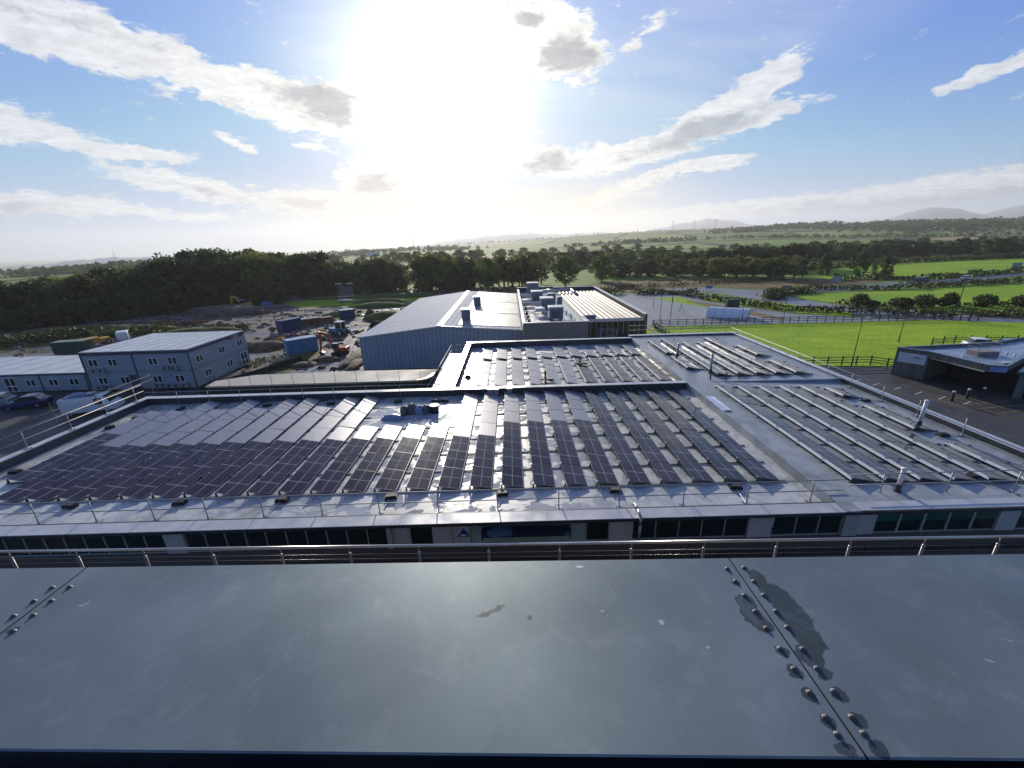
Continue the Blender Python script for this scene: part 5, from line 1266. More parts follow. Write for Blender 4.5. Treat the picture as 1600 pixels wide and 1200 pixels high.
def container(x, y, rz, L, W, H, mt, label, roofmt=None):
    t = thing('shipping_container', (x, y, 0), label, 'container', None, rz)
    b = LB(); b.box(-L / 2, L / 2, -W / 2, W / 2, .1, H); part('body', b.mesh('body', mt), t)
    n = int(L / .28)
    for s in (-1, 1):
        b = LB(); b.box(-L / 2 + .15, L / 2 - .15, s * (W / 2 + .008) - .006, s * (W / 2 + .008) + .006, .2, H - .08)
        for i in range(n):
            u = -L / 2 + .2 + i * (L - .4) / n
            b.box(u, u + .13, s * (W / 2 + .026) - .018, s * (W / 2 + .026) + .018, .25, H - .12)
        part('corrugated_side', b.mesh('corrugated_side', mt), t)
    b = LB(); b.box(-L / 2 - .03, L / 2 + .03, -W / 2 - .03, W / 2 + .03, H + .002, H + .07); part('roof', b.mesh('roof', roofmt or mt), t)
    for s in (-1, 1):
        b = LB(); b.box(L / 2 + .003, L / 2 + .05, (s - 1) * W / 4 + .03, (s + 1) * W / 4 - .03, .2, H - .1); b.tube((L / 2 + .07, s * W * .12, .25), (L / 2 + .07, s * W * .12, H - .15), .025, 6); part('door', b.mesh('door', mt), t)
    return t
M_croof = mat('pale blue container roof', (.30, .40, .50), .4, .2, .1, 1)
container(-37.6, 71.6, R(44), 5.0, 2.1, 2.6, M_cblue, 'light blue shipping container beside the orange excavator', M_croof)
container(-50.4, 92.5, R(62), 4.6, 2.3, 2.6, M_dblue, 'dark blue container behind the rubbish heap')
container(-42.6, 106.6, R(35), 3.4, 2.3, 2.4, M_dblue, 'dark blue container with pale roof below the scaffold tower', M_croof)
container(-84.2, 77.4, R(10), 5.4, 2.4, 2.2, M_cgreen, 'dark green container behind the single storey cabin', mat('pale green container roof', (.16, .22, .16), .5))
for i, (x, y, w) in enumerate(((-96.5, 153.5, 5), (-90.5, 154.5, 5))):
    container(x, y, R(5), w, 2.4, 2.4, M_white, 'white trailer box under the big trees, %s of two' % ('left', 'right')[i])
t = thing('material_stack', (-47.5, 100.2, 0), 'long stack of rusty brown steel under grey boards', 'stack', rz=R(38))
b = LB()
for k in range(5): b.box(-4.4, 4.2 - .2 * k, -1.1 + .05 * k, 1.1 - .05 * k, .02 + k * .3, .29 + k * .3)
part('steel', b.mesh('steel', M_rust), t)
b = LB(); b.box(-3.6, .6, -1.2, 1.1, 1.53, 1.75); part('boards', b.mesh('boards', M_slab), t)
t = thing('dome_tent', (-82.3, 139.5, 0), 'small blue grey dome shelter at the edge of the mud', 'tent')
b = LB(); b.lump((0, 0, 0), (2.2, 1.6, 1.5), 4, 14, 6, .1); part('cover', b.mesh('cover', mat('blue grey tarpaulin', (.12, .16, .30), .5)), t)
t = thing('pallet_table', (-57.6, 143, 0), 'small white topped table like block on the far grass', 'block')
b = LB(); b.box(-1.2, 1.2, -.8, .8, .7, .95); b.box(-.9, .9, -.6, .6, 0, .698); part('top', b.mesh('top', M_slab), t)
# scaffold tower
t = thing('scaffold_tower', (-51.2, 129.5, 0), 'tall twin scaffold tower standing on the mud', 'scaffold')
for (cx_) in (-1.7, 1.7):
    for sx in (-.45, .45):
        for sy in (-.8, .8):
            b = LB(); b.tube((cx_ + sx, sy, 0), (cx_ + sx, sy, 7.2), .055, 6); part('standard', b.mesh('standard', M_scaf), t)
b = LB()
for k in range(8):
    z = .5 + k * .95
    for cx_ in (-1.7, 1.7):
        for sy in (-.8, .8): b.tube((cx_ - .6, sy, z), (cx_ + .6, sy, z), .035, 6)
        b.tube((cx_ - .45, -.8, z), (cx_ + .45, .8, min(7.1, z + .9)), .035, 6)
    if k in (1, 3, 6): b.tube((-2.3, -.8, z), (2.3, -.8, z), .05, 6); b.tube((-2.3, .8, z), (2.3, .8, z), .05, 6)
part('ledgers', b.mesh('ledgers', M_scaf), t)
for z in (2.1, 3.2, 7.0):
    b = LB()
    for cx_ in ((0,) if z < 5 else (-1.7, 1.7)): b.box(cx_ - (2.3 if z < 5 else .8), cx_ + (2.3 if z < 5 else .8), -.85, .85, z, z + .07)
    part('platform', b.mesh('platform', M_coping), t)
b = LB(); b.box(-1.9, 1.9, .82, .86, 3.6, 6.2); part('netting', b.mesh('netting', mat('grey netting', (.12, .13, .15), .8)), t)

def excavator(x, y, rz, paint, label, s=1.0, reach=1.0, hb=1.0):
    t = thing('excavator', (x, y, 0), label, 'excavator', None, rz)
    for sy in (-1, 1):
        b = LB(); b.profile([(-1.9 * s, .45 * s), (-1.6 * s, .06 * s), (1.6 * s, .06 * s), (1.9 * s, .45 * s), (1.6 * s, .85 * s), (-1.6 * s, .85 * s)], .5 * s, Matrix.Translation((0, sy * .95 * s, 0))); part('track', b.mesh('track', M_dark), t)
    b = LB(); b.box(-1.0 * s, 1.0 * s, -.7 * s, .7 * s, .45 * s, 1.0 * s); part('undercarriage', b.mesh('undercarriage', M_dgrey), t)
    b = LB(); b.profile([(-2.1 * s, 1.02 * s), (1.2 * s, 1.02 * s), (1.2 * s, 1.5 * s), (.2 * s, 1.9 * s), (-2.0 * s, 2.0 * s), (-2.2 * s, 1.5 * s)], 2.3 * s, Matrix.Identity(4)); o = part('engine_housing', b.mesh('engine_housing', paint), t)
    m_ = o.modifiers.new('bevel', 'BEVEL'); m_.width = .08
    b = LB(); b.box(-.1 * s, 1.35 * s, .25 * s, 1.15 * s, 1.52 * s, 2.95 * s); o = part('cab', b.mesh('cab', M_dgrey), t)
    b = LB(); b.box(0, 1.365 * s, .32 * s, 1.165 * s, 1.95 * s, 2.8 * s); part('cab_glass', b.mesh('cab_glass', M_carglass), o)
    b = LB(); b.box(-.12 * s, 1.38 * s, .22 * s, 1.18 * s, 2.955 * s, 3.02 * s); part('cab_roof', b.mesh('cab_roof', M_white), o)
    E1, E2, E3 = (2.9 * s * reach, 3.9 * s * hb), (4.6 * s * reach, 4.3 * s * hb), (5.2 * s * reach, .9 * s)
    b = LB()
    for p, q, w, w2 in (((1.0 * s, 1.6 * s), E1, .30 * s, .34 * s), (E1, E2, .34 * s, .24 * s)):
        a = atan2(q[1] - p[1], q[0] - p[0]); nx, nz = -sin(a), cos(a)
        b.profile([(p[0] + nx * w, p[1] + nz * w), (p[0] - nx * w, p[1] - nz * w), (q[0] - nx * w2, q[1] - nz * w2), (q[0] + nx * w2, q[1] + nz * w2)], .42 * s, Matrix.Identity(4))
    part('boom', b.mesh('boom', paint), t)
    b = LB(); a = atan2(E3[1] - E2[1], E3[0] - E2[0]); nx, nz = -sin(a), cos(a)
    b.profile([(E2[0] + nx * .3 * s, E2[1] + nz * .3 * s + .3 * s), (E2[0] - nx * .3 * s, E2[1] - nz * .3 * s), (E3[0] - nx * .16 * s, E3[1] - nz * .16 * s), (E3[0] + nx * .16 * s, E3[1] + nz * .16 * s)], .36 * s, Matrix.Identity(4)); part('stick', b.mesh('stick', paint), t)
    b = LB(); b.profile([(E3[0] - .1 * s, E3[1] + .1 * s), (E3[0] + .35 * s, E3[1] + .0), (E3[0] + .2 * s, E3[1] - .75 * s), (E3[0] - .5 * s, E3[1] - .85 * s), (E3[0] - .9 * s, E3[1] - .35 * s)], 1.1 * s, Matrix.Identity(4)); part('bucket', b.mesh('bucket', M_dgrey), t)
    b = LB(); b.tube((1.3 * s, .3 * s, 1.5 * s), (2.6 * s * reach, .3 * s, 2.9 * s), .08 * s, 8); b.tube((2.8 * s * reach, 0, 4.3 * s * hb), (4.5 * s * reach, 0, 4.72 * s * hb), .07 * s, 8); part('hydraulic_ram', b.mesh('hydraulic_ram', M_alu), t)
    return t
excavator(-29.9, 69.4, R(178), M_orange, 'orange tracked excavator with raised arm beside the light blue container', .70, .92, 1.3)
excavator(-86.0, 134.5, R(184), M_yellow, 'yellow excavator with dark arm working on the far earth heap', .85, .95)
t = thing('dumper', (-85.3, 83.4, 0), 'yellow site dumper beside the white van beyond the cabins', 'dumper', rz=R(65))
b = LB(); b.profile([(-2.4, .7), (-.2, .7), (.2, 1.7), (-2.8, 1.7)], 1.9, Matrix.Identity(4)); part('skip', b.mesh('skip', M_yellow), t)
b = LB(); b.box(.2, 1.9, -.8, .8, .6, 1.4); part('body', b.mesh('body', M_yellow), t)
for sx in (-1.4, 1.3):
    for s in (-1, 1): wheel(t, sx, s * .85, .5, .4)
t = thing('telehandler', (-36.5, 85.5, 0), 'pale cabbed tractor among the rubbish behind the excavator', 'tractor', rz=R(160))
b = LB(); b.box(-1.6, 1.8, -.7, .7, .8, 1.6); part('body', b.mesh('body', M_cblue), t)
b = LB(); b.box(-1.4, .1, -.65, .65, 1.602, 2.9); c_ = part('cab', b.mesh('cab', M_carglass), t)
b = LB(); b.box(-1.5, .2, -.72, .72, 2.902, 3.05)
for sx in (-1.42, .08):
    for s in (-.66, .66): b.tube((sx, s, 1.6), (sx, s, 2.9), .06, 6)
part('cab_frame', b.mesh('cab_frame', M_white), c_)
for sx, r in ((-1.1, .75), (1.3, .5)):
    for s in (-1, 1): wheel(t, sx, s * .85, r, .35)
t = thing('cable_reel', (-28.6, 86.5, 0), 'big dark cable reel standing on the mud by the shed', 'reel', rz=R(40))
b = LB(); b.tube((0, -.7, 1.35), (0, -.6, 1.35), 1.35, 20); b.tube((0, .6, 1.35), (0, .7, 1.35), 1.35, 20); b.tube((0, -.6, 1.35), (0, .6, 1.35), .7, 16); part('reel', b.mesh('reel', M_dark), t)
# rubbish heap: lots of small things as lumps, one thing each for the largest
hp = random.Random(11)
M_j = [mat('scrap white', (.34, .34, .34), .6), mat('scrap teal', (.05, .12, .11), .6), mat('scrap brown', (.16, .10, .05), .8), mat('scrap red', (.20, .04, .04), .7), M_mud, M_slab, M_yellow]
cols_ = ['white', 'teal', 'brown', 'dull red', 'muddy', 'grey', 'yellow']
for i in range(42):
    x = -48.0 + i * .36 + hp.uniform(-.5, .5); y = 84.5 + hp.uniform(-3, 4) + i * .08; k = hp.randrange(7)
    s_ = hp.uniform(.3, .8)
    b = MB(); b.lump((x, y, 0), (s_ * 1.2, s_, s_ * .9), 100 + i, 9, 5, .45)
    tag(b.build('scrap_pile', M_j[k]), 'lump of %s scrap in the rubbish heap, %d%s from its left end' % (cols_[k], i + 1, 'st' if i % 10 == 0 and i != 10 else 'nd' if i % 10 == 1 and i != 11 else 'rd' if i % 10 == 2 and i != 12 else 'th'), 'scrap', 'scrap in the rubbish heap')
for i, (x, y, a, w) in enumerate(((-26.5, 84, .5, 3.4), (-25.2, 88, .6, 3.0), (-24.5, 80, .4, 3.2), (-30.5, 90, .2, 3.0))):
    t = thing('board_stack', (x, y, 0), 'low stack of grey boards on the mud left of the shed, %s' % ordinal[i], 'stack', 'board stacks by the shed', a)
    b = LB()
    for k in range(3): b.box(-w / 2 + .1 * k, w / 2 - .05 * k, -.6, .6, .02 + k * .22, .2 + k * .22)
    part('boards', b.mesh('boards', M_slab if i % 2 else M_bag), t)

b = MB(); rz_ = random.Random(66)
for i in range(1500):
    x = rz_.uniform(-105, -22); y = rz_.uniform(58, 125)
    if x < -44 and y < 68: continue
    q = (.08 + .42 * rz_.random() ** 3) * (1 + y / 150); b.lump((x, y, -.02), (q, q * rz_.uniform(.5, 1), q * .7), i, 5, 2, .4, mi=rz_.choice((0, 0, 0, 1, 2)))
o = b.build('rubble', [M_mud, M_slab, M_bag]); o['kind'] = 'stuff'
# earth heaps and ridges
def heap(x, y, rx, ry, h, seed, label, mt=None, name='earth_heap', cat='earth heap', group='earth heaps on the building site'):
    b = MB(); b.lump((x, y, -.05), (rx, ry, h), seed, 22, 8, .22); tag(b.build(name, mt or M_mud, smooth=True), label, cat, group)
heap(-84, 122, 13, 6, 2.6, 1, 'broad dark earth heap below the yellow excavator')
heap(-93, 128, 8, 4, 1.6, 2, 'low earth heap left of the broad one')
heap(-53, 73, 5.5, 2.8, 1.6, 3, 'dark heap of soil and rubble right behind the cabin')
heap(-47, 76, 4.5, 2.2, 1.4, 4, 'second dark rubble heap nearer the light blue container')
heap(-33.0, 62.6, 2.0, 1.2, .7, 5, 'small dark spoil heap in front of the excavator')
heap(-30.8, 65.2, 2.2, 1.1, .8, 6, 'small dark spoil heap beside the excavator tracks')
heap(-26.2, 66.0, 1.6, 5.5, .9, 7, 'long rutted spoil ridge leading to the shed corner')
heap(-24.6, 62.0, 1.3, 3.5, .8, 8, 'short spoil ridge right beside the shed corner')
heap(-46.5, 112, 5, 1.6, 1.2, 9, 'grassy mound with dark face left of the scaffold tower', M_grassm)
heap(-32.5, 106, 5, 3.5, 1.9, 10, 'bright grassy mound beside the shed', M_grassm)
heap(-43, 137, 9, 2.0, 1.4, 11, 'flat topped grass bank behind the scaffold tower', M_grassm)
heap(-40, 127, 9, 2.0, 1.5, 12, 'nearer flat topped grass bank with a dark face', M_grassm)
heap(-47, 150, 26, 2.0, 1.6, 13, 'long low bank in front of the dark woods', M_grassm)
heap(-98, 98, 20, 2.2, 1.7, 14, 'long hedge like bank beyond the cabins', M_grassm)
heap(-70, 92, 9, 3, 1.5, 15, 'scrubby bank behind the two storey cabin roof', M_scrub)
heap(-38.5, 112.5, 1.3, 1.1, 1.6, 16, 'small rusty brown heap at the foot of the bright mound', M_rust)
heap(-70, 84, 4, 1.8, 1.2, 17, 'small scrubby mound by the cabin corner', M_scrub)

# ================================================================== KIOSK on the right
ki = thing('entrance_kiosk', (52, 46, 0), 'timber clad flat roofed drop off kiosk with white sign and dark open canopy', 'building')
KP = [(48.6, 50.4), (50.35, 47.8), (50.9, 42.1), (52.3, 41.5), (59.5, 45.6), (70, 49.5), (70, 54), (62, 51.4)]
b = MB(); b.prism([(48.6, 50.4), (50.35, 47.9), (53.5, 49.3), (62, 51.2)], 0, 3.0); b.build('wall', M_timberclad, ki)
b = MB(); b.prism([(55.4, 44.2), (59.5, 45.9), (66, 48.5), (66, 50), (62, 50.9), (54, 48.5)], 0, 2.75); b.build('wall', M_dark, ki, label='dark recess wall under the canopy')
def ring_wall(name, P, z0, z1, th, mt, parent, off=0):
    b = MB(); n = len(P); cx_, cy_ = sum(p[0] for p in P) / n, sum(p[1] for p in P) / n
    def ins(p, d):
        v = Vector((cx_ - p[0], cy_ - p[1])); l = v.length; v.normalize(); return (p[0] + v.x * d, p[1] + v.y * d)
    for i in range(n):
        a, c = ins(P[i], off), ins(P[(i + 1) % n], off); a2, c2 = ins(P[i], off + th), ins(P[(i + 1) % n], off + th)
        b.hexa([(a[0], a[1], z0), (c[0], c[1], z0), (c2[0], c2[1], z0), (a2[0], a2[1], z0), (a[0], a[1], z1), (c[0], c[1], z1), (c2[0], c2[1], z1), (a2[0], a2[1], z1)])
    return b.build(name, mt, parent)
ring_wall('fascia', KP, 2.78, 3.52, .3, M_timberclad, ki)
ring_wall('coping', KP, 3.522, 3.57, .42, mat('blue grey coping', (.20, .28, .34), .4, .2), ki, -.06)
b = MB(); b.prism([(x + (54 - x) * .03, y + (47 - y) * .03) for x, y in KP], 2.8, 3.25); b.build('roof', M_roofK, ki)
b = MB(); b.tube((50.42, 47.75, 2.74), (50.9, 42.25, 2.74), .06, 8); b.build('fascia_light_strip', M_coping, ki)
b = MB(); b.box(54.3, 56.8, 46.3, 47.6, 3.252, 3.75); b.build('plant_plinth', M_slab, ki)
b = MB()
for p_, q_ in (((54.3, 46.3), (56.8, 46.3)), ((56.8, 46.3), (56.8, 47.6)), ((54.3, 47.6), (56.8, 47.6)), ((54.3, 46.3), (54.3, 47.6))):
    for z in (4.2, 4.7): b.tube((p_[0], p_[1], z), (q_[0], q_[1], z), .025, 6)
    b.tube((p_[0], p_[1], 3.752), (p_[0], p_[1], 4.7), .025, 6)
b.build('plant_rail', M_rail, ki)
b = MB(); b.box(53.6, 54.7, 43.0, 43.7, 3.252, 3.42); b.build('rooflight', M_coping, ki)
for i, (x, y) in enumerate(((52.6, 46.3), (58.4, 46.9), (58.3, 46.0), (61.5, 47.2))):
    b = MB(); b.lathe((x, y, 3.252), [(.11, 0), (.11, .16), (.16, .18), (.05, .26)], 10); b.build('roof_outlet', M_white, ki)
# sign board on the left wall with arch logo
sd = Vector((50.35 - 48.6, 47.9 - 50.4, 0)); sl = sd.length; sd.normalize(); sn = Vector((-abs(sd.y), -abs(sd.x), 0)).normalized()
ang_ = atan2(sd.y, sd.x)
sg = thing('kiosk_sign', (48.6 + sd.x * 1.62 + sn.x * .05, 50.4 + sd.y * 1.62 + sn.y * .05, 2.4), 'white sign board with dark and light blue arch logo on the timber kiosk', 'sign', rz=ang_)
b = LB(); b.box(-1.32, 1.25, -.05, -.004, -.62, .62); part('board', b.mesh('board', M_white), sg)
def arch(cx_, cz, r, mt, nm):
    b = LB(); n = 12
    for i in range(n):
        t0, t1 = pi * i / n, pi * (i + 1) / n; ro, ri = r, r * .55
        pts = [(cx_ + ro * cos(t0), cz + ro * .85 * sin(t0)), (cx_ + ro * cos(t1), cz + ro * .85 * sin(t1)), (cx_ + ri * cos(t1), cz + ri * .6 * sin(t1)), (cx_ + ri * cos(t0), cz + ri * .6 * sin(t0))]
        b.poly([(x, -.054, z) for x, z in pts[::-1]])
    part(nm, b.mesh(nm, mt), sg)
arch(.38, .02, .27, mat('dark blue print', (.005, .01, .05), .5), 'dark_arch'); arch(.80, .0, .19, mat('light blue print', (.10, .45, .65), .5), 'light_arch')
b = LB()
for k, (x0, x1) in enumerate(((-.95, .1), (-.5, .55), (-.35, .75))): b.box(x0, x1, -.056, -.052, -.02 - k * .13, .005 - k * .13)
part('small_print', b.mesh('small_print', mat('grey print', (.45, .5, .55), .6)), sg)
# lit looking blue fascia board at the canopy nose
fs = thing('canopy_sign', (51.6, 41.66, 3.15), 'pale blue sign strip on the nose of the kiosk canopy', 'sign', rz=atan2(-.6, 1.4))
b = LB(); b.box(-.68, .68, -.06, -.01, -.26, .26); part('board', b.mesh('board', mat('pale blue sign face', (.22, .34, .60), .35)), fs)
b = LB(); b.box(-.45, .05, -.066, -.062, -.02, .05); part('small_print', b.mesh('small_print', mat('dull blue print', (.08, .15, .35), .5)), fs)
# second kiosk wing at the right picture edge
kw = thing('kiosk_wing', (57.5, 42, 0), 'grey green rendered wing with green fascia at the right picture edge', 'building')
b = MB(); b.prism([(53.6, 41.2), (60.5, 39.3), (66, 45.3), (59.5, 45.2)], 0, 2.7); b.build('wall', mat('grey green render', (.12, .17, .17), .7, 0, .15, .8), kw)
b = MB(); b.prism([(52.9, 41.0), (61, 38.8), (67, 45.3), (59.6, 45.3)], 2.72, 3.0); b.build('fascia', mat('green fascia', (.02, .10, .08), .5), kw)
b = MB(); b.prism([(53.1, 41.1), (61, 39.0), (66.8, 45.2), (59.7, 45.2)], 3.002, 3.05); b.build('roof', M_roofC, kw)
for i in range(2):
    b = MB(); b.box(54.35 + i * 3, 55.6 + i * 3, 40.70 - i * .9, 40.93 - i * .75, .05, 2.1); b.build('door', M_dark, kw)
for i, (x, y) in enumerate(((46.8, 40.85), (49.0, 41.4), (50.9, 41.64))):
    t = thing('bollard', (x, y, 0), 'black bollard with white cap on the yellow hatching, %s of three' % ('leftmost', 'middle', 'rightmost')[i], 'bollard', 'bollards by the kiosk')
    b = LB(); b.lathe((0, 0, 0), [(.13, 0), (.13, 1.0), (.12, 1.02)], 14); part('post', b.mesh('post', M_dark), t)
    b = LB(); b.lathe((0, 0, 1.021), [(.14, 0), (.14, .1), (.08, .15)], 14); part('cap', b.mesh('cap', M_white), t)

# ================================================================== FENCES
def rail_fence(pts, label, h=1.15, step=1.8, nr=3, name='post_and_rail_fence', mt=M_wood, heavy=False):
    t = thing(name, (pts[0][0], pts[0][1], 0), label, 'fence', None)
    n = 0
    PM = bpy.data.meshes.get('fence_post') if not heavy else None
    if PM is None:
        b = LB(); b.box(-.06 if not heavy else -.10, .06 if not heavy else .10, -.06, .06, 0, h + .08); PM = b.mesh('fence_post' if not heavy else 'heavy_post', mt)
    for (a, c) in zip(pts, pts[1:]):
        A, C = Vector(a), Vector(c); L_ = (C - A).length; k = max(1, round(L_ / step))
        for i in range(k + (1 if c == pts[-1] else 0)):
            if n < 95: p_ = A.lerp(C, i / k); part('post', PM, t, (p_.x - pts[0][0], p_.y - pts[0][1], 0)); n += 1
    for r_ in range(nr):
        b = MB()
        for (a, c) in zip(pts, pts[1:]):
            z = h * (.35 + .6 * r_ / max(1, nr - 1)); d = Vector((c[0] - a[0], c[1] - a[1])).normalized(); nn = Vector((-d.y, d.x)) * .025
            b.hexa([(a[0] - nn.x, a[1] - nn.y, z - .05), (c[0] - nn.x, c[1] - nn.y, z - .05), (c[0] + nn.x, c[1] + nn.y, z - .05), (a[0] + nn.x, a[1] + nn.y, z - .05), (a[0] - nn.x, a[1] - nn.y, z + .05), (c[0] - nn.x, c[1] - nn.y, z + .05), (c[0] + nn.x, c[1] + nn.y, z + .05), (a[0] + nn.x, a[1] + nn.y, z + .05)])
        b.build('rail', mt, t)
    return t
rail_fence([(29.5, 85.6), (52, 84.6), (86, 83.2)], 'dark post and rail fence between the lawn and the wet car park', 1.25, 1.75)
rail_fence([(86.1, 83.2), (92, 80.5)], 'stretch of taller dark rail fence beside the road', 1.9, 1.3, 3, 'rail_fence', M_wood, True)
rail_fence([(84.5, 92.0), (89.5, 87.4), (96, 83.5)], 'tall dark fence on the far side of the road bend', 1.7, 1.5, 3, 'rail_fence', M_wood, True)
rail_fence([(36.0, 55.3), (43.5, 54.6), (49.3, 54.4), (51.6, 51.8)], 'dark post and rail fence at the lawn corner by the kiosk', 1.2, 2.0)
rail_fence([(66.5, 63.5), (71, 64.4), (90, 61.5)], 'low fence line behind the white estate car', 1.0, 2.2)
rail_fence([(28, 61.5), (29.5, 85.4)], 'fence running along the left side of the lawn', 1.2, 2.2)
rail_fence([(60, 105), (66, 97), (76, 92.5), (83, 92)], 'wire topped fence between verge and road', 1.4, 2.2, 2)

# lamp posts
def lamp(x, y, h, label, arm=1.0, az_=0.0, r=.06):
    t = thing('lamp_post', (x, y, 0), label, 'lamp post', 'slim lamp posts', az_)
    b = LB(); b.tube((0, 0, 0), (0, 0, 1.2), r * 1.5, 8); b.tube((0, 0, 1.2), (0, 0, h), r, 8, r * .6); part('column', b.mesh('column', M_dgrey), t)
    b = LB(); b.tube((0, 0, h), (arm * .5, 0, h + .12), r * .55, 6); part('arm', b.mesh('arm', M_dgrey), t)
    b = LB(); b.obox((arm * .5 + .3, 0, h + .12), (.7, .25, .1)); part('lantern', b.mesh('lantern', M_coping), t)
lamp(37.8, 110.3, 6.2, 'slim lamp post at the left of the wet car park, far one')
lamp(32.4, 89.7, 6.0, 'slim lamp post close behind the lawn fence at the left')
lamp(45.5, 117.2, 9.0, 'tall lamp post in the middle of the wet car park')
lamp(36.95, 95.5, 9.0, 'tall lamp post just left of the polytunnel')
lamp(49.8, 88.6, 4.2, 'short lamp post right of the polytunnel')
lamp(55.7, 83.9, 6.4, 'lamp post standing at the lawn fence right of the polytunnel')
lamp(46.3, 53.9, 6.6, 'lamp post on the lawn corner left of the kiosk', .8, 0)
lamp(63.5, 66.0, 5.0, 'lamp post rising behind the kiosk roof plant')
lamp(38.5, 150, 8, 'distant lamp post before the brown verge, first from left')
lamp(58.5, 155, 8, 'distant lamp post before the dark trees, second from left')
lamp(79, 152, 8, 'distant lamp post near the roundabout')
lamp(101, 148, 9, 'distant lamp post where the road bends')
lamp(104, 96, 6.5, 'lamp post among the bushes of the right field')
lamp(99.5, 92, 6.5, 'lamp post by the road at the right')

# polytunnel, frame, road signs
t = thing('polytunnel', (49.0, 93.2, 0), 'white film covered polytunnel on the wet car park', 'polytunnel', rz=R(-33))
b = LB(); n = 14; L2 = 4.2; r = 2.1
for i in range(n):
    t0, t1 = pi * i / n, pi * (i + 1) / n
    b.poly([(-L2, -r * cos(t0), r * sin(t0)), (-L2, -r * cos(t1), r * sin(t1)), (L2, -r * cos(t1), r * sin(t1)), (L2, -r * cos(t0), r * sin(t0))])
part('film', b.mesh('film', M_poly, True), t)
for sx in (-1, 1):
    b = LB(); b.poly([(sx * (L2 - .01), -r * cos(pi * i / n), r * sin(pi * i / n)) for i in range(n + 1)]); b.box(sx * L2 - .02, sx * L2 + .02, -.5, .5, .05, 1.7, 1); part('end_wall', b.mesh('end_wall', [M_poly, M_dgrey]), t)
for k in range(6):
    b = LB(); x = -L2 + k * (2 * L2 / 5.0) * .995 + .01; b.path([(x, -(r + .03) * cos(pi * i / n), (r + .03) * sin(pi * i / n)) for i in range(n + 1)], .03, 5); part('hoop', b.mesh('hoop', M_alu), t)
t = thing('timber_frame', (40.8, 99.3, 0), 'small pale triangular frame standing on the wet car park', 'frame')
b = LB(); b.tube((-.9, 0, 0), (0, 0, 2.4), .06, 6); b.tube((.9, 0, 0), (0, 0, 2.4), .06, 6); b.tube((-.55, 0, .9), (.55, 0, .9), .05, 6); b.tube((0, .9, 0), (0, 0, 2.4), .06, 6); part('legs', b.mesh('legs', M_coping), t)
def roadsign(x, y, w, h, z, label, mt, rz=0):
    t = thing('road_sign', (x, y, 0), label, 'road sign', None, rz)
    b = LB(); b.box(-w / 2, w / 2, -.04, .0, z, z + h); part('plate', b.mesh('plate', mt), t)
    for s in (-.35, .35): b = LB(); b.tube((s * w, .05, 0), (s * w, .05, z + h), .05, 6); part('post', b.mesh('post', M_alu), t)
M_rsb = mat('blue grey sign back', (.22, .30, .38), .5)
roadsign(113, 146, 3.2, 1.8, 1.2, 'blue grey road sign beside the brown verge', M_rsb)
roadsign(205, 172, 4, 2.4, 1.2, 'blue road sign at the far right end of the road', M_rsb)
roadsign(67.5, 143, 2.2, .9, .6, 'small teal sign at the roundabout', M_cblue)
t = thing('utility_cabinet', (56.8, 106.5, 0), 'dark green utility cabinet in the verge hedge', 'cabinet')
b = LB(); b.box(-1.6, 1.6, -.5, .5, .1, 1.9); part('body', b.mesh('body', M_cgreen), t); b = LB(); b.box(-1.7, 1.7, -.6, .6, 1.902, 2.0); part('lid', b.mesh('lid', M_cgreen), t)
b = MB(); b.box(20.5, 23.2, 66, 68, 0, 2.2); b.box(20.4, 23.3, 65.9, 68.1, 2.202, 2.3); tag(b.build('meter_housing', M_dgrey), 'dark grey meter housing right of the battened building', 'cabinet')
b = MB(); b.box(25.0, 25.25, 60.5, 80, 0, .4); b.box(27.4, 27.65, 60.5, 84, 0, .4); tag(b.build('kerb_edging', M_concrete), 'pale kerb edging of the path beside the lawn', 'kerb')

# far houses
for i, (x, y, w, rz, lab) in enumerate(((317, 350, 11, .4, 'white house among the far right trees, the larger'), (332, 349, 7, .2, 'small white gable right of the larger white house'), (-283, 866, 14, .2, 'bright roofed farmhouse on the hazy hillside left of the sun'), (-266, 870, 9, .1, 'small bright outbuilding beside the hazy farmhouse'))):
    z = ground_z(x, y) + (6 if i < 2 else 8)
    t = thing('farmhouse', (x, y, z - (6 if i < 2 else 8)), lab, 'house', None, rz)
    b = LB(); b.box(-w / 2, w / 2, -3.5, 3.5, 0, 5.5); part('wall', b.mesh('wall', M_white), t)
    b = LB(); b.profile([(-4, 5.51), (4, 5.51), (0, 8.4)], w + .6, Matrix.Rotation(pi / 2, 4, 'Z')); part('roof', b.mesh('roof', M_cabroof), t)
    b = LB(); b.box(w * .3, w * .3 + .9, -.5, .5, 7.2, 9.4); part('chimney', b.mesh('chimney', M_slab), t)
    for k in (-1, 1):
        b = LB(); b.box(k * w * .25 - .6, k * w * .25 + .6, -3.56, -3.504, 1, 2.4); part('window', b.mesh('window', M_glassd), t)
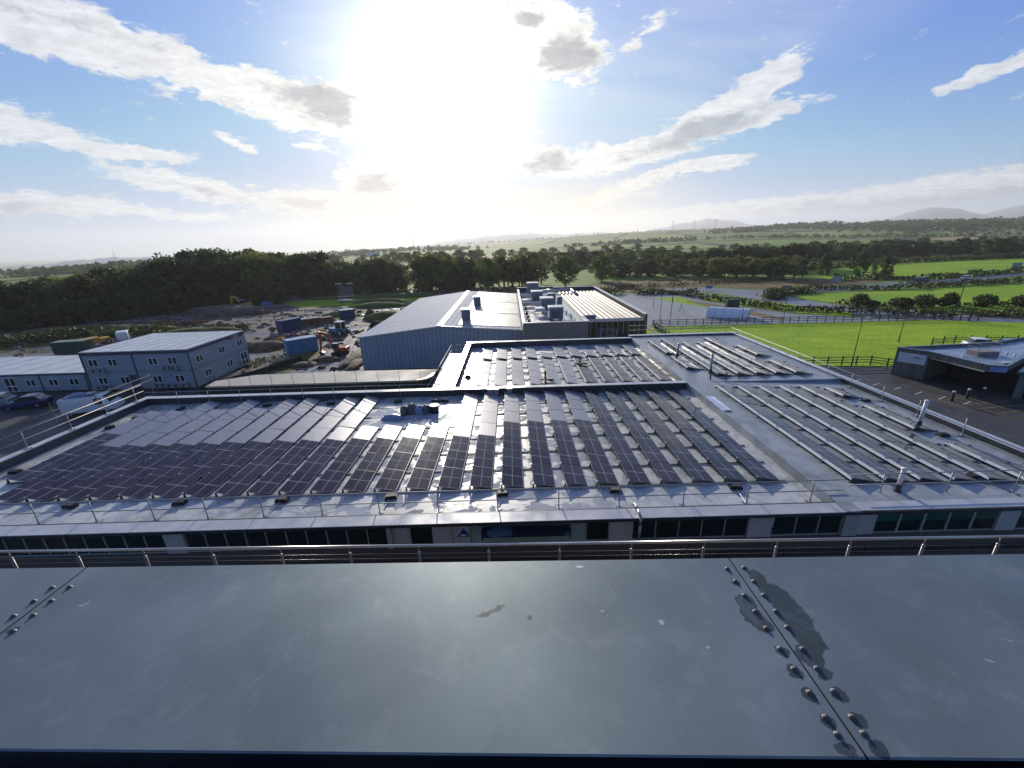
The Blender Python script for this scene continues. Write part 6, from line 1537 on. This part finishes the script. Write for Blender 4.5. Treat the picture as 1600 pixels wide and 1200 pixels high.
# pylons
def pylon(x, y, h, label):
    t = thing('pylon', (x, y, ground_z(x, y)), label, 'pylon', 'distant electricity pylons')
    b = LB(); w = h * .10
    for sx in (-1, 1):
        for sy in (-1, 1): b.tube((sx * w, sy * w, 0), (sx * w * .15, sy * w * .15, h), .20, 4)
    for k in range(7):
        z0, z1 = h * k / 8, h * (k + 1) / 8; a, c = w * (1 - .85 * k / 8), w * (1 - .85 * (k + 1) / 8)
        b.tube((-a, -a, z0), (c, -c, z1), .1, 4); b.tube((a, -a, z0), (-c, -c, z1), .1, 4)
    part('lattice', b.mesh('lattice', M_dgrey), t)
    b = LB()
    for z, l in ((.66, .16), (.78, .20), (.9, .13)): b.tube((-h * l, 0, h * z), (h * l, 0, h * z), .16, 4)
    part('cross_arms', b.mesh('cross_arms', M_dgrey), t)
pylon(-1690, 1850, 48, 'faint pylon on the left skyline'); pylon(-500, 2250, 50, 'faint pylon left of the sun glow')
pylon(800, 2150, 48, 'faint pylon on the right skyline, left of three'); pylon(905, 2150, 48, 'faint pylon on the right skyline, middle of three'); pylon(1010, 2150, 48, 'faint pylon on the right skyline, right of three')

# ================================================================== TREES
def leafquad(b, c, s, rnd, mi=0):
    n = Vector((rnd.gauss(0, 1), rnd.gauss(0, 1), rnd.gauss(0, 1) + .4)).normalized(); a = n.orthogonal().normalized(); a = Matrix.Rotation(rnd.uniform(0, 6.28), 3, n) @ a; d = n.cross(a)
    s1, s2 = s * rnd.uniform(.6, 1.2), s * rnd.uniform(.5, 1.0)
    b.v += [tuple(c + a * s1), tuple(c + d * s2 * .8 + a * .1 * s), tuple(c - a * s1 * .8), tuple(c - d * s2)]
    k = len(b.v); b.f.append((k - 4, k - 3, k - 2, k - 1)); b.mi.append(mi)
def tree_meshes(seed, h, w, nclump, nleaf, ls, low=.12, spread=1.0, mt=M_leaf, open_=0.0):
    rnd = random.Random(seed); cb, tb = LB(), LB()
    cl = []
    for i in range(nclump):
        t = rnd.random() ** .8; z = h * (low + (.93 - low) * t)
        env = sin(pi * min(1, max(0.03, (z / h - low) / (1.0 - low))) ** .75) ** .55
        a = rnd.uniform(0, 2 * pi); rad = w * env * rnd.uniform(.25, 1.0) * spread
        cl.append((Vector((rad * cos(a), rad * sin(a), z)), h * rnd.uniform(.07, .16) * (1 - .35 * open_)))
    cl.append((Vector((0, 0, h * .93)), h * .08))
    for c, r in cl:
        for k in range(nleaf):
            d = Vector((rnd.gauss(0, 1), rnd.gauss(0, 1), rnd.gauss(0, 1))).normalized() * r * rnd.uniform(.35, 1.1)
            d.z *= .9; leafquad(cb, c + d, ls, rnd)
    tr = h * .022
    top = Vector((rnd.uniform(-.3, .3), rnd.uniform(-.3, .3), h * .75))
    mid = Vector((rnd.uniform(-.3, .3), rnd.uniform(-.3, .3), h * .3))
    tb.tube((0, 0, -.2), mid, tr * 1.35, 8, tr * .95); tb.tube(mid, top, tr * .95, 7, tr * .25)
    for c, r in rnd.sample(cl, min(len(cl), 14)):
        t = rnd.uniform(.15, .8); p = mid.lerp(top, t); q = p.lerp(c, .5) + Vector((0, 0, -h * .02)); tb.tube(p, q, tr * .45, 5, tr * .28); tb.tube(q, c, tr * .28, 4, tr * .1)
    return cb.mesh('crown', mt), tb.mesh('trunk', M_bark)
VAR = {'big': [tree_meshes(1 + i, 10, 4.9, 60, 60, .34, .04, 1.0, M_leaf) for i in range(4)],
       'round': [tree_meshes(21 + i, 10, 5.0, 54, 60, .34, .10, 1.0, M_leaf2) for i in range(4)],
       'loose': [tree_meshes(41 + i, 10, 3.6, 34, 46, .30, .18, 1.1, M_leaf3, .6) for i in range(4)],
       'low': [tree_meshes(61 + i, 10, 6.8, 60, 60, .40, .02, 1.0, M_leaf) for i in range(3)]}
tr_r = random.Random(77)
def tree(kind, x, y, h, label, group, name='tree', wide=1.0, z=0):
    me = tr_r.choice(VAR[kind]); t = thing(name, (x, y, z), label, 'tree', group, tr_r.uniform(0, 6.28))
    s = h / 10 * tr_r.uniform(.94, 1.06); t.scale = (s * wide, s * wide, s)
    part('crown', me[0], t); part('trunk', me[1], t)
def belt(kind, a0, r0, a1, r1, n, h0, h1, label, group, rows=1, depth=8, wide=1.0, jit=1.0, prof=None):
    for k in range(rows):
        for i in range(n):
            f_ = (i + .5 * (k % 2)) / max(1, n - 1); a = a0 + (a1 - a0) * f_ + tr_r.uniform(-.5, .5) * (a1 - a0) / n * jit; r = r0 + (r1 - r0) * f_ + k * depth + tr_r.uniform(-2, 2)
            x, y = r * sin(R(a)), r * cos(R(a)); h = (h0 + (h1 - h0) * f_) * tr_r.uniform(.88, 1.08)
            if prof: h = interp(prof, a) * r / 180.0 * tr_r.uniform(.86, 1.06)
            kd = kind if isinstance(kind, str) else tr_r.choice(kind)
            lb = label + ', ' + (ordinal[i] + ' from left' if a0 < a1 else '') + (' in front row' if rows > 1 and k == 0 else ' in back row' if rows > 1 else '')
            tree(kd, x, y, h, lb, group, wide=wide, z=ground_z(x, y) - .1)
big = [(-52, 13), (-41, 13.0), (-39, 16.2), (-36, 17.2), (-31, 16.8), (-28.5, 13.5), (-27, 15.6), (-24, 14.6), (-22.4, 11.0), (-20, 13.2), (-17, 12.6), (-14.5, 10.5), (-8, 10)]
belt(['big', 'big', 'round'], -39.5, 178, -28.8, 180, 9, 18, 18, 'tall dark tree in the big wood', 'tall dark trees of the big wood', 2, 9, 1.15, prof=big)
belt('big', -28.2, 186, -22.6, 186, 5, 17, 17, 'dark tree at the right shoulder of the big wood', 'trees on the right shoulder of the wood', 2, 8, 1.1, prof=big)
belt(['round', 'loose', 'big'], -22.4, 178, -14.2, 178, 9, 14, 12, 'green tree between big wood and shed', 'mixed trees left of the shed', 2, 8, prof=big)
belt(['big', 'round', 'loose'], -53, 184, -40.0, 178, 10, 10.5, 12.5, 'low spreading dark tree at the left behind the cabins', 'low dark trees at the left', 1, 9, 1.25)
belt(['big', 'low'], -54, 168, -41, 164, 11, 5.0, 7.0, 'dark thicket tree along the far side of the muddy yard', 'thicket trees by the yard', 1, 8, 1.3)
belt(['round', 'low'], -51, 200, -40, 196, 6, 10.5, 13.5, 'tree behind the low dark trees at left', 'back row trees at the left', 1, 9, 1.2)
belt(['low'], -41, 164, -30, 166, 6, 4, 5, 'low bush at the foot of the big wood', 'bushes at the foot of the wood', 1, 6, 1.2)
belt(['big', 'round'], -11.6, 172, -6.2, 172, 6, 13, 12.5, 'dark tree right behind the shed roof', 'dark trees behind the shed', 2, 7, 1.0)
belt(['loose'], -6.0, 176, 3.2, 172, 9, 12.0, 11.5, 'thin loose tree behind the shed roof', 'loose trees behind the shed', 2, 9, 1.05)
tree('round', -9.0, 166, 12.8, 'rounded dark tree in front of the loose row behind the shed', 'front trees behind the shed')
tree('loose', 4.6, 168, 13.4, 'tall thin tree pair left of the broad round tree', 'front trees behind the shed'); tree('loose', 8.5, 169, 13.0, 'tall thin tree nearest the broad round tree', 'front trees behind the shed')
tree('round', 22, 170, 12.2, 'broad round olive green tree behind the plant building', 'front trees behind the plant building', wide=1.25); tree('round', 40, 186, 11.2, 'round tree right of the broad olive tree', 'front trees behind the plant building', wide=1.2)
belt(['round', 'big'], 2, 300, 20, 300, 12, 10.5, 11, 'hazy middle wood tree above plant building', 'hazy middle wood trees', 2, 18, 1.2)
belt(['round', 'big', 'loose'], 12, 215, 34, 205, 16, 7.5, 9.0, 'dark green tree behind the brown verge', 'dark trees behind the brown verge', 2, 10, 1.15)
belt(['big', 'round'], 18, 250, 33.5, 260, 13, 9, 12.5, 'taller tree of wood right of centre', 'taller trees right of centre', 2, 12, 1.2)
belt(['big', 'round'], 32, 330, 52, 430, 16, 10.5, 11.5, 'tree in long belt above right fields', 'long dark tree belt on the right', 2, 14, 1.35)
belt(['loose', 'round'], 20, 222, 30, 214, 6, 8, 8, 'sunlit green bushy tree before the dark wood', 'sunlit trees before the dark wood', 1, 8, 1.1)
tree('low', 135, 183, 8.5, 'spreading tree with layered crown in the far right field', 'field trees', wide=.55); tree('low', 142, 173, 9.5, 'layered spreading tree beside the round field tree', 'field trees', wide=.5); tree('big', 148, 168, 8.2, 'compact round dark tree by the far right field', 'field trees')
belt(['round'], -15, 420, -2, 440, 9, 13, 13, 'hazy tree of the far valley behind the shed', 'hazy valley trees', 1, 20, 1.3)
belt(['round', 'big'], -25, 520, 16, 560, 22, 10, 10, 'faint tree in the hazy distance', 'faint distant trees', 1, 20, 1.4)
belt(['round', 'big'], 18, 520, 50, 620, 18, 8, 9, 'faint tree at the foot of the right hand hill', 'faint trees under the right hill', 1, 20, 1.5)
# bare dead tree
t = thing('bare_tree', (-20.8, 168, 0), 'leafless dead tree rising above its neighbours behind the shed', 'tree')
b = LB(); rb = random.Random(4)
def branch(p, d, l, r, depth):
    q = p + d * l; b.tube(p, q, r, 5, r * .6)
    if depth == 0: return
    for _ in range(3 if depth > 1 else 4):
        nd = (d + Vector((rb.gauss(0, .42), rb.gauss(0, .42), rb.gauss(.12, .25)))).normalized(); branch(p.lerp(q, rb.uniform(.55, 1)), nd, l * rb.uniform(.55, .8), r * .55, depth - 1)
branch(Vector((0, 0, -.2)), Vector((.03, 0, 1)), 6.2, .42, 4)
part('branches', b.mesh('branches', M_bark), t)

# ------------------------------------------------------------------ hedges and bushes
hd = random.Random(31)
def hedge(pts, h, w, label, mt=M_hedge, name='hedge', cat='hedge', ls=.35, dens=10, group=None, gaps=0.0):
    b = MB()
    for (a, c) in zip(pts, pts[1:]):
        A, C = Vector((a[0], a[1], 0)), Vector((c[0], c[1], 0)); L_ = (C - A).length
        for k in range(int(L_ * dens)):
            f_ = hd.random(); p = A.lerp(C, f_); hh = h * (.75 + .35 * sin(p.x * .37 + p.y * .21) * sin(p.x * .13 + 1))
            if gaps and sin(p.x * .31 + 2) * sin(p.y * .23 + p.x * .11) < gaps - 1: continue
            z0 = ground_z(p.x, p.y)
            leafquad(b, Vector((p.x + hd.gauss(0, w * .32), p.y + hd.gauss(0, w * .32), z0 + abs(hd.random()) ** .8 * hh)), ls, hd)
    o = tag(b.build(name, mt), label, cat, group)
    if name in ('bracken', 'undergrowth', 'scrub', 'brambles', 'overgrown_bank'): o['kind'] = 'stuff'
hedge([(88, 131), (101, 136.5), (118, 131), (150, 136), (215, 148)], 1.9, 3, 'dark hedge between the distant road and the bright field', dens=16, ls=.5)
hedge([(74, 118), (82, 127.5), (92, 130.5)], 2.2, 4, 'dense dark bushes inside the road bend', dens=60, ls=.5, name='bushes', cat='bushes')
hedge([(84, 107), (86.5, 105), (96, 99), (117, 96), (135, 88), (160, 76)], 1.4, 2, 'low hedge along the near edge of the bright field', dens=14, ls=.4)
hedge([(98, 87.0), (107, 84), (125, 73), (150, 61)], 2.0, 5, 'broad dark hedge beyond the lawn at the right', dens=40, ls=.45)
hedge([(140, 207), (170, 222), (213, 240), (260, 247), (345, 256)], 3.0, 4, 'dark hedge dividing the two far right fields', dens=9, ls=.9)
hedge([(125, 163.5), (142, 159.5), (152, 153), (175, 160), (230, 176), (290, 205)], 2.4, 3, 'hedge along the lower edge of the far right field', dens=12, ls=.6)
hedge([(188, 278), (260, 297), (350, 307), (430, 275)], 4.0, 5, 'dark hedge along the top of the farthest field', dens=9, ls=1.0)
hedge([(22, 148), (33, 141), (46, 138), (60, 136)], 1.8, 4, 'dark scrub between the car park and the brown verge', dens=40, ls=.45, name='scrub', cat='scrub', gaps=.35)
hedge([(52, 139), (57, 122), (61, 112), (66, 101), (74, 95), (84, 89.5), (92, 84.5)], 1.7, 2.5, 'dark roadside hedge along the right edge of the green verge', dens=22, ls=.4)
hedge([(29, 62), (28.7, 70), (29.2, 84)], 1.1, 1.4, 'short shrubs beside the path on the left of the lawn', dens=12, ls=.3, name='shrubs', cat='shrubs', gaps=.5)
hedge([(24, 152), (60, 160), (110, 170)], 1.3, 6, 'rusty brown bracken on the verge', M_brownleaf, 'bracken', 'bracken', .5, 10, gaps=.4)
hedge([(-112, 99), (-95, 103), (-78, 104.5)], 1.5, 2.2, 'rusty hedge on the bank beyond the cabins', M_brownleaf, 'hedge', 'hedge', .4, 22, gaps=.2)
hedge([(-118, 80), (-104, 88), (-92, 92), (-80, 93)], 2.6, 5, 'dark overgrown bank behind the single storey cabin', M_hedge, 'overgrown_bank', 'bank', .5, 40)
hedge([(-72, 100), (-66, 97), (-61, 95)], 1.7, 2, 'dry brown bush near the cabin fascia sign', M_brownleaf, 'bush', 'bush', .4, 30)
hedge([(-44.5, 62), (-41.8, 66), (-40, 68.5)], 1.1, 2.6, 'green brambles beside the fence right of the cabin', M_leaf2, 'brambles', 'brambles', .25, 26)
hedge([(-150, 112), (-122, 132), (-110, 150), (-96, 160), (-70, 164), (-30, 163)], 1.6, 4, 'low undergrowth in front of the woods', M_hedge, 'undergrowth', 'undergrowth', .5, 12)
hedge([(-14, 112), (-6, 150), (-2, 160)], 1.6, 8, 'rusty undergrowth behind the shed', M_brownleaf, 'undergrowth', 'undergrowth', .5, 20)
hedge([(-235, 205), (-290, 262)], 2.5, 3, 'hedge beside the small bright field at the far left', dens=9, ls=.7)
for i, (x, y, h, w) in enumerate(((84.6, 100.6, 3.4, 2.0), (86.8, 99.5, 1.8, 1.5), (93.4, 98.8, 2.4, 2.6), (98.2, 98.2, 3.0, 2.4), (102.2, 97.8, 2.3, 1.1), (104.8, 98.8, 3.2, 1.5), (110, 96, 3.0, 2.2), (117, 94, 2.8, 2.6), (122, 92, 3.0, 2.4))):
    b = MB()
    for k in range(700):
        d = Vector((hd.gauss(0, 1), hd.gauss(0, 1), hd.gauss(0, 1))).normalized() * hd.uniform(.5, 1) ; leafquad(b, Vector((x + d.x * w, y + d.y * w, h * .5 + d.z * h * .5)), .28, hd)
    tag(b.build('bush', M_hedge), 'dark round bush on the edge of the bright field, %s from the left' % ordinal[i], 'bush', 'bushes on the bright field edge')

# far woods on the slopes, one mass
b = MB(); fwd_ = random.Random(8)
def wood_patch(a, r, sa, sr, n, h):
    for _ in range(int(n * 1.7)):
        aa = a + fwd_.gauss(0, sa); r_ = r + fwd_.gauss(0, sr); x, y = r_ * sin(R(aa)), r_ * cos(R(aa)); z = ground_z(x, y); hh = h * fwd_.uniform(.6, 1.15)
        hh *= .8
        for k in range(18):
            d = Vector((fwd_.gauss(0, 1), fwd_.gauss(0, 1), fwd_.gauss(0, 1))).normalized(); leafquad(b, Vector((x + d.x * hh * .5, y + d.y * hh * .5, z + hh * .5 + d.z * hh * .5)), hh * .33, fwd_)
for a, r, sa, sr, n, h in ((-46, 900, 2.5, 40, 60, 13), (-41, 820, 2.5, 30, 60, 14), (-36, 880, 2, 40, 50, 13), (-20, 1100, 3, 50, 60, 12), (-16, 1500, 3, 60, 60, 12), (-8, 1300, 2, 50, 40, 12), (16, 950, 4, 30, 70, 9), (28, 1500, 1.5, 50, 60, 14), (33, 1700, 2, 60, 90, 14), (38, 1500, 3, 50, 110, 14), (44, 1300, 3, 60, 120, 14), (49, 1600, 3, 60, 100, 14), (44, 1900, 3, 50, 80, 12), (36, 2350, 8, 30, 130, 9), (22, 2450, 6, 30, 60, 7), (50, 2300, 4, 60, 80, 10), (-5, 2300, 8, 100, 60, 8), (32, 1050, 5, 20, 50, 8), (42, 1000, 6, 20, 60, 8)):
    wood_patch(a, r, sa, sr, n, h)
o = b.build('far_woodland', M_leaf); o['kind'] = 'stuff'

# ================================================================== HAZE
hz_ = MB(); hz_.box(-10300, 10300, -3000, 10300, -71.5, 420); hz_o = hz_.build('haze', None or bpy.data.materials.new('haze air')); hz_o['kind'] = 'stuff'
hm = bpy.data.materials['haze air']; hm.use_nodes = True; HN, HL = hm.node_tree.nodes, hm.node_tree.links; HN.clear()
pv = HN.new('ShaderNodeVolumePrincipled'); pv.inputs['Color'].default_value = (.91, .94, .97, 1); pv.inputs['Density'].default_value = .00013; pv.inputs['Anisotropy'].default_value = .36
ho = HN.new('ShaderNodeOutputMaterial'); HL.new(pv.outputs[0], ho.inputs['Volume'])
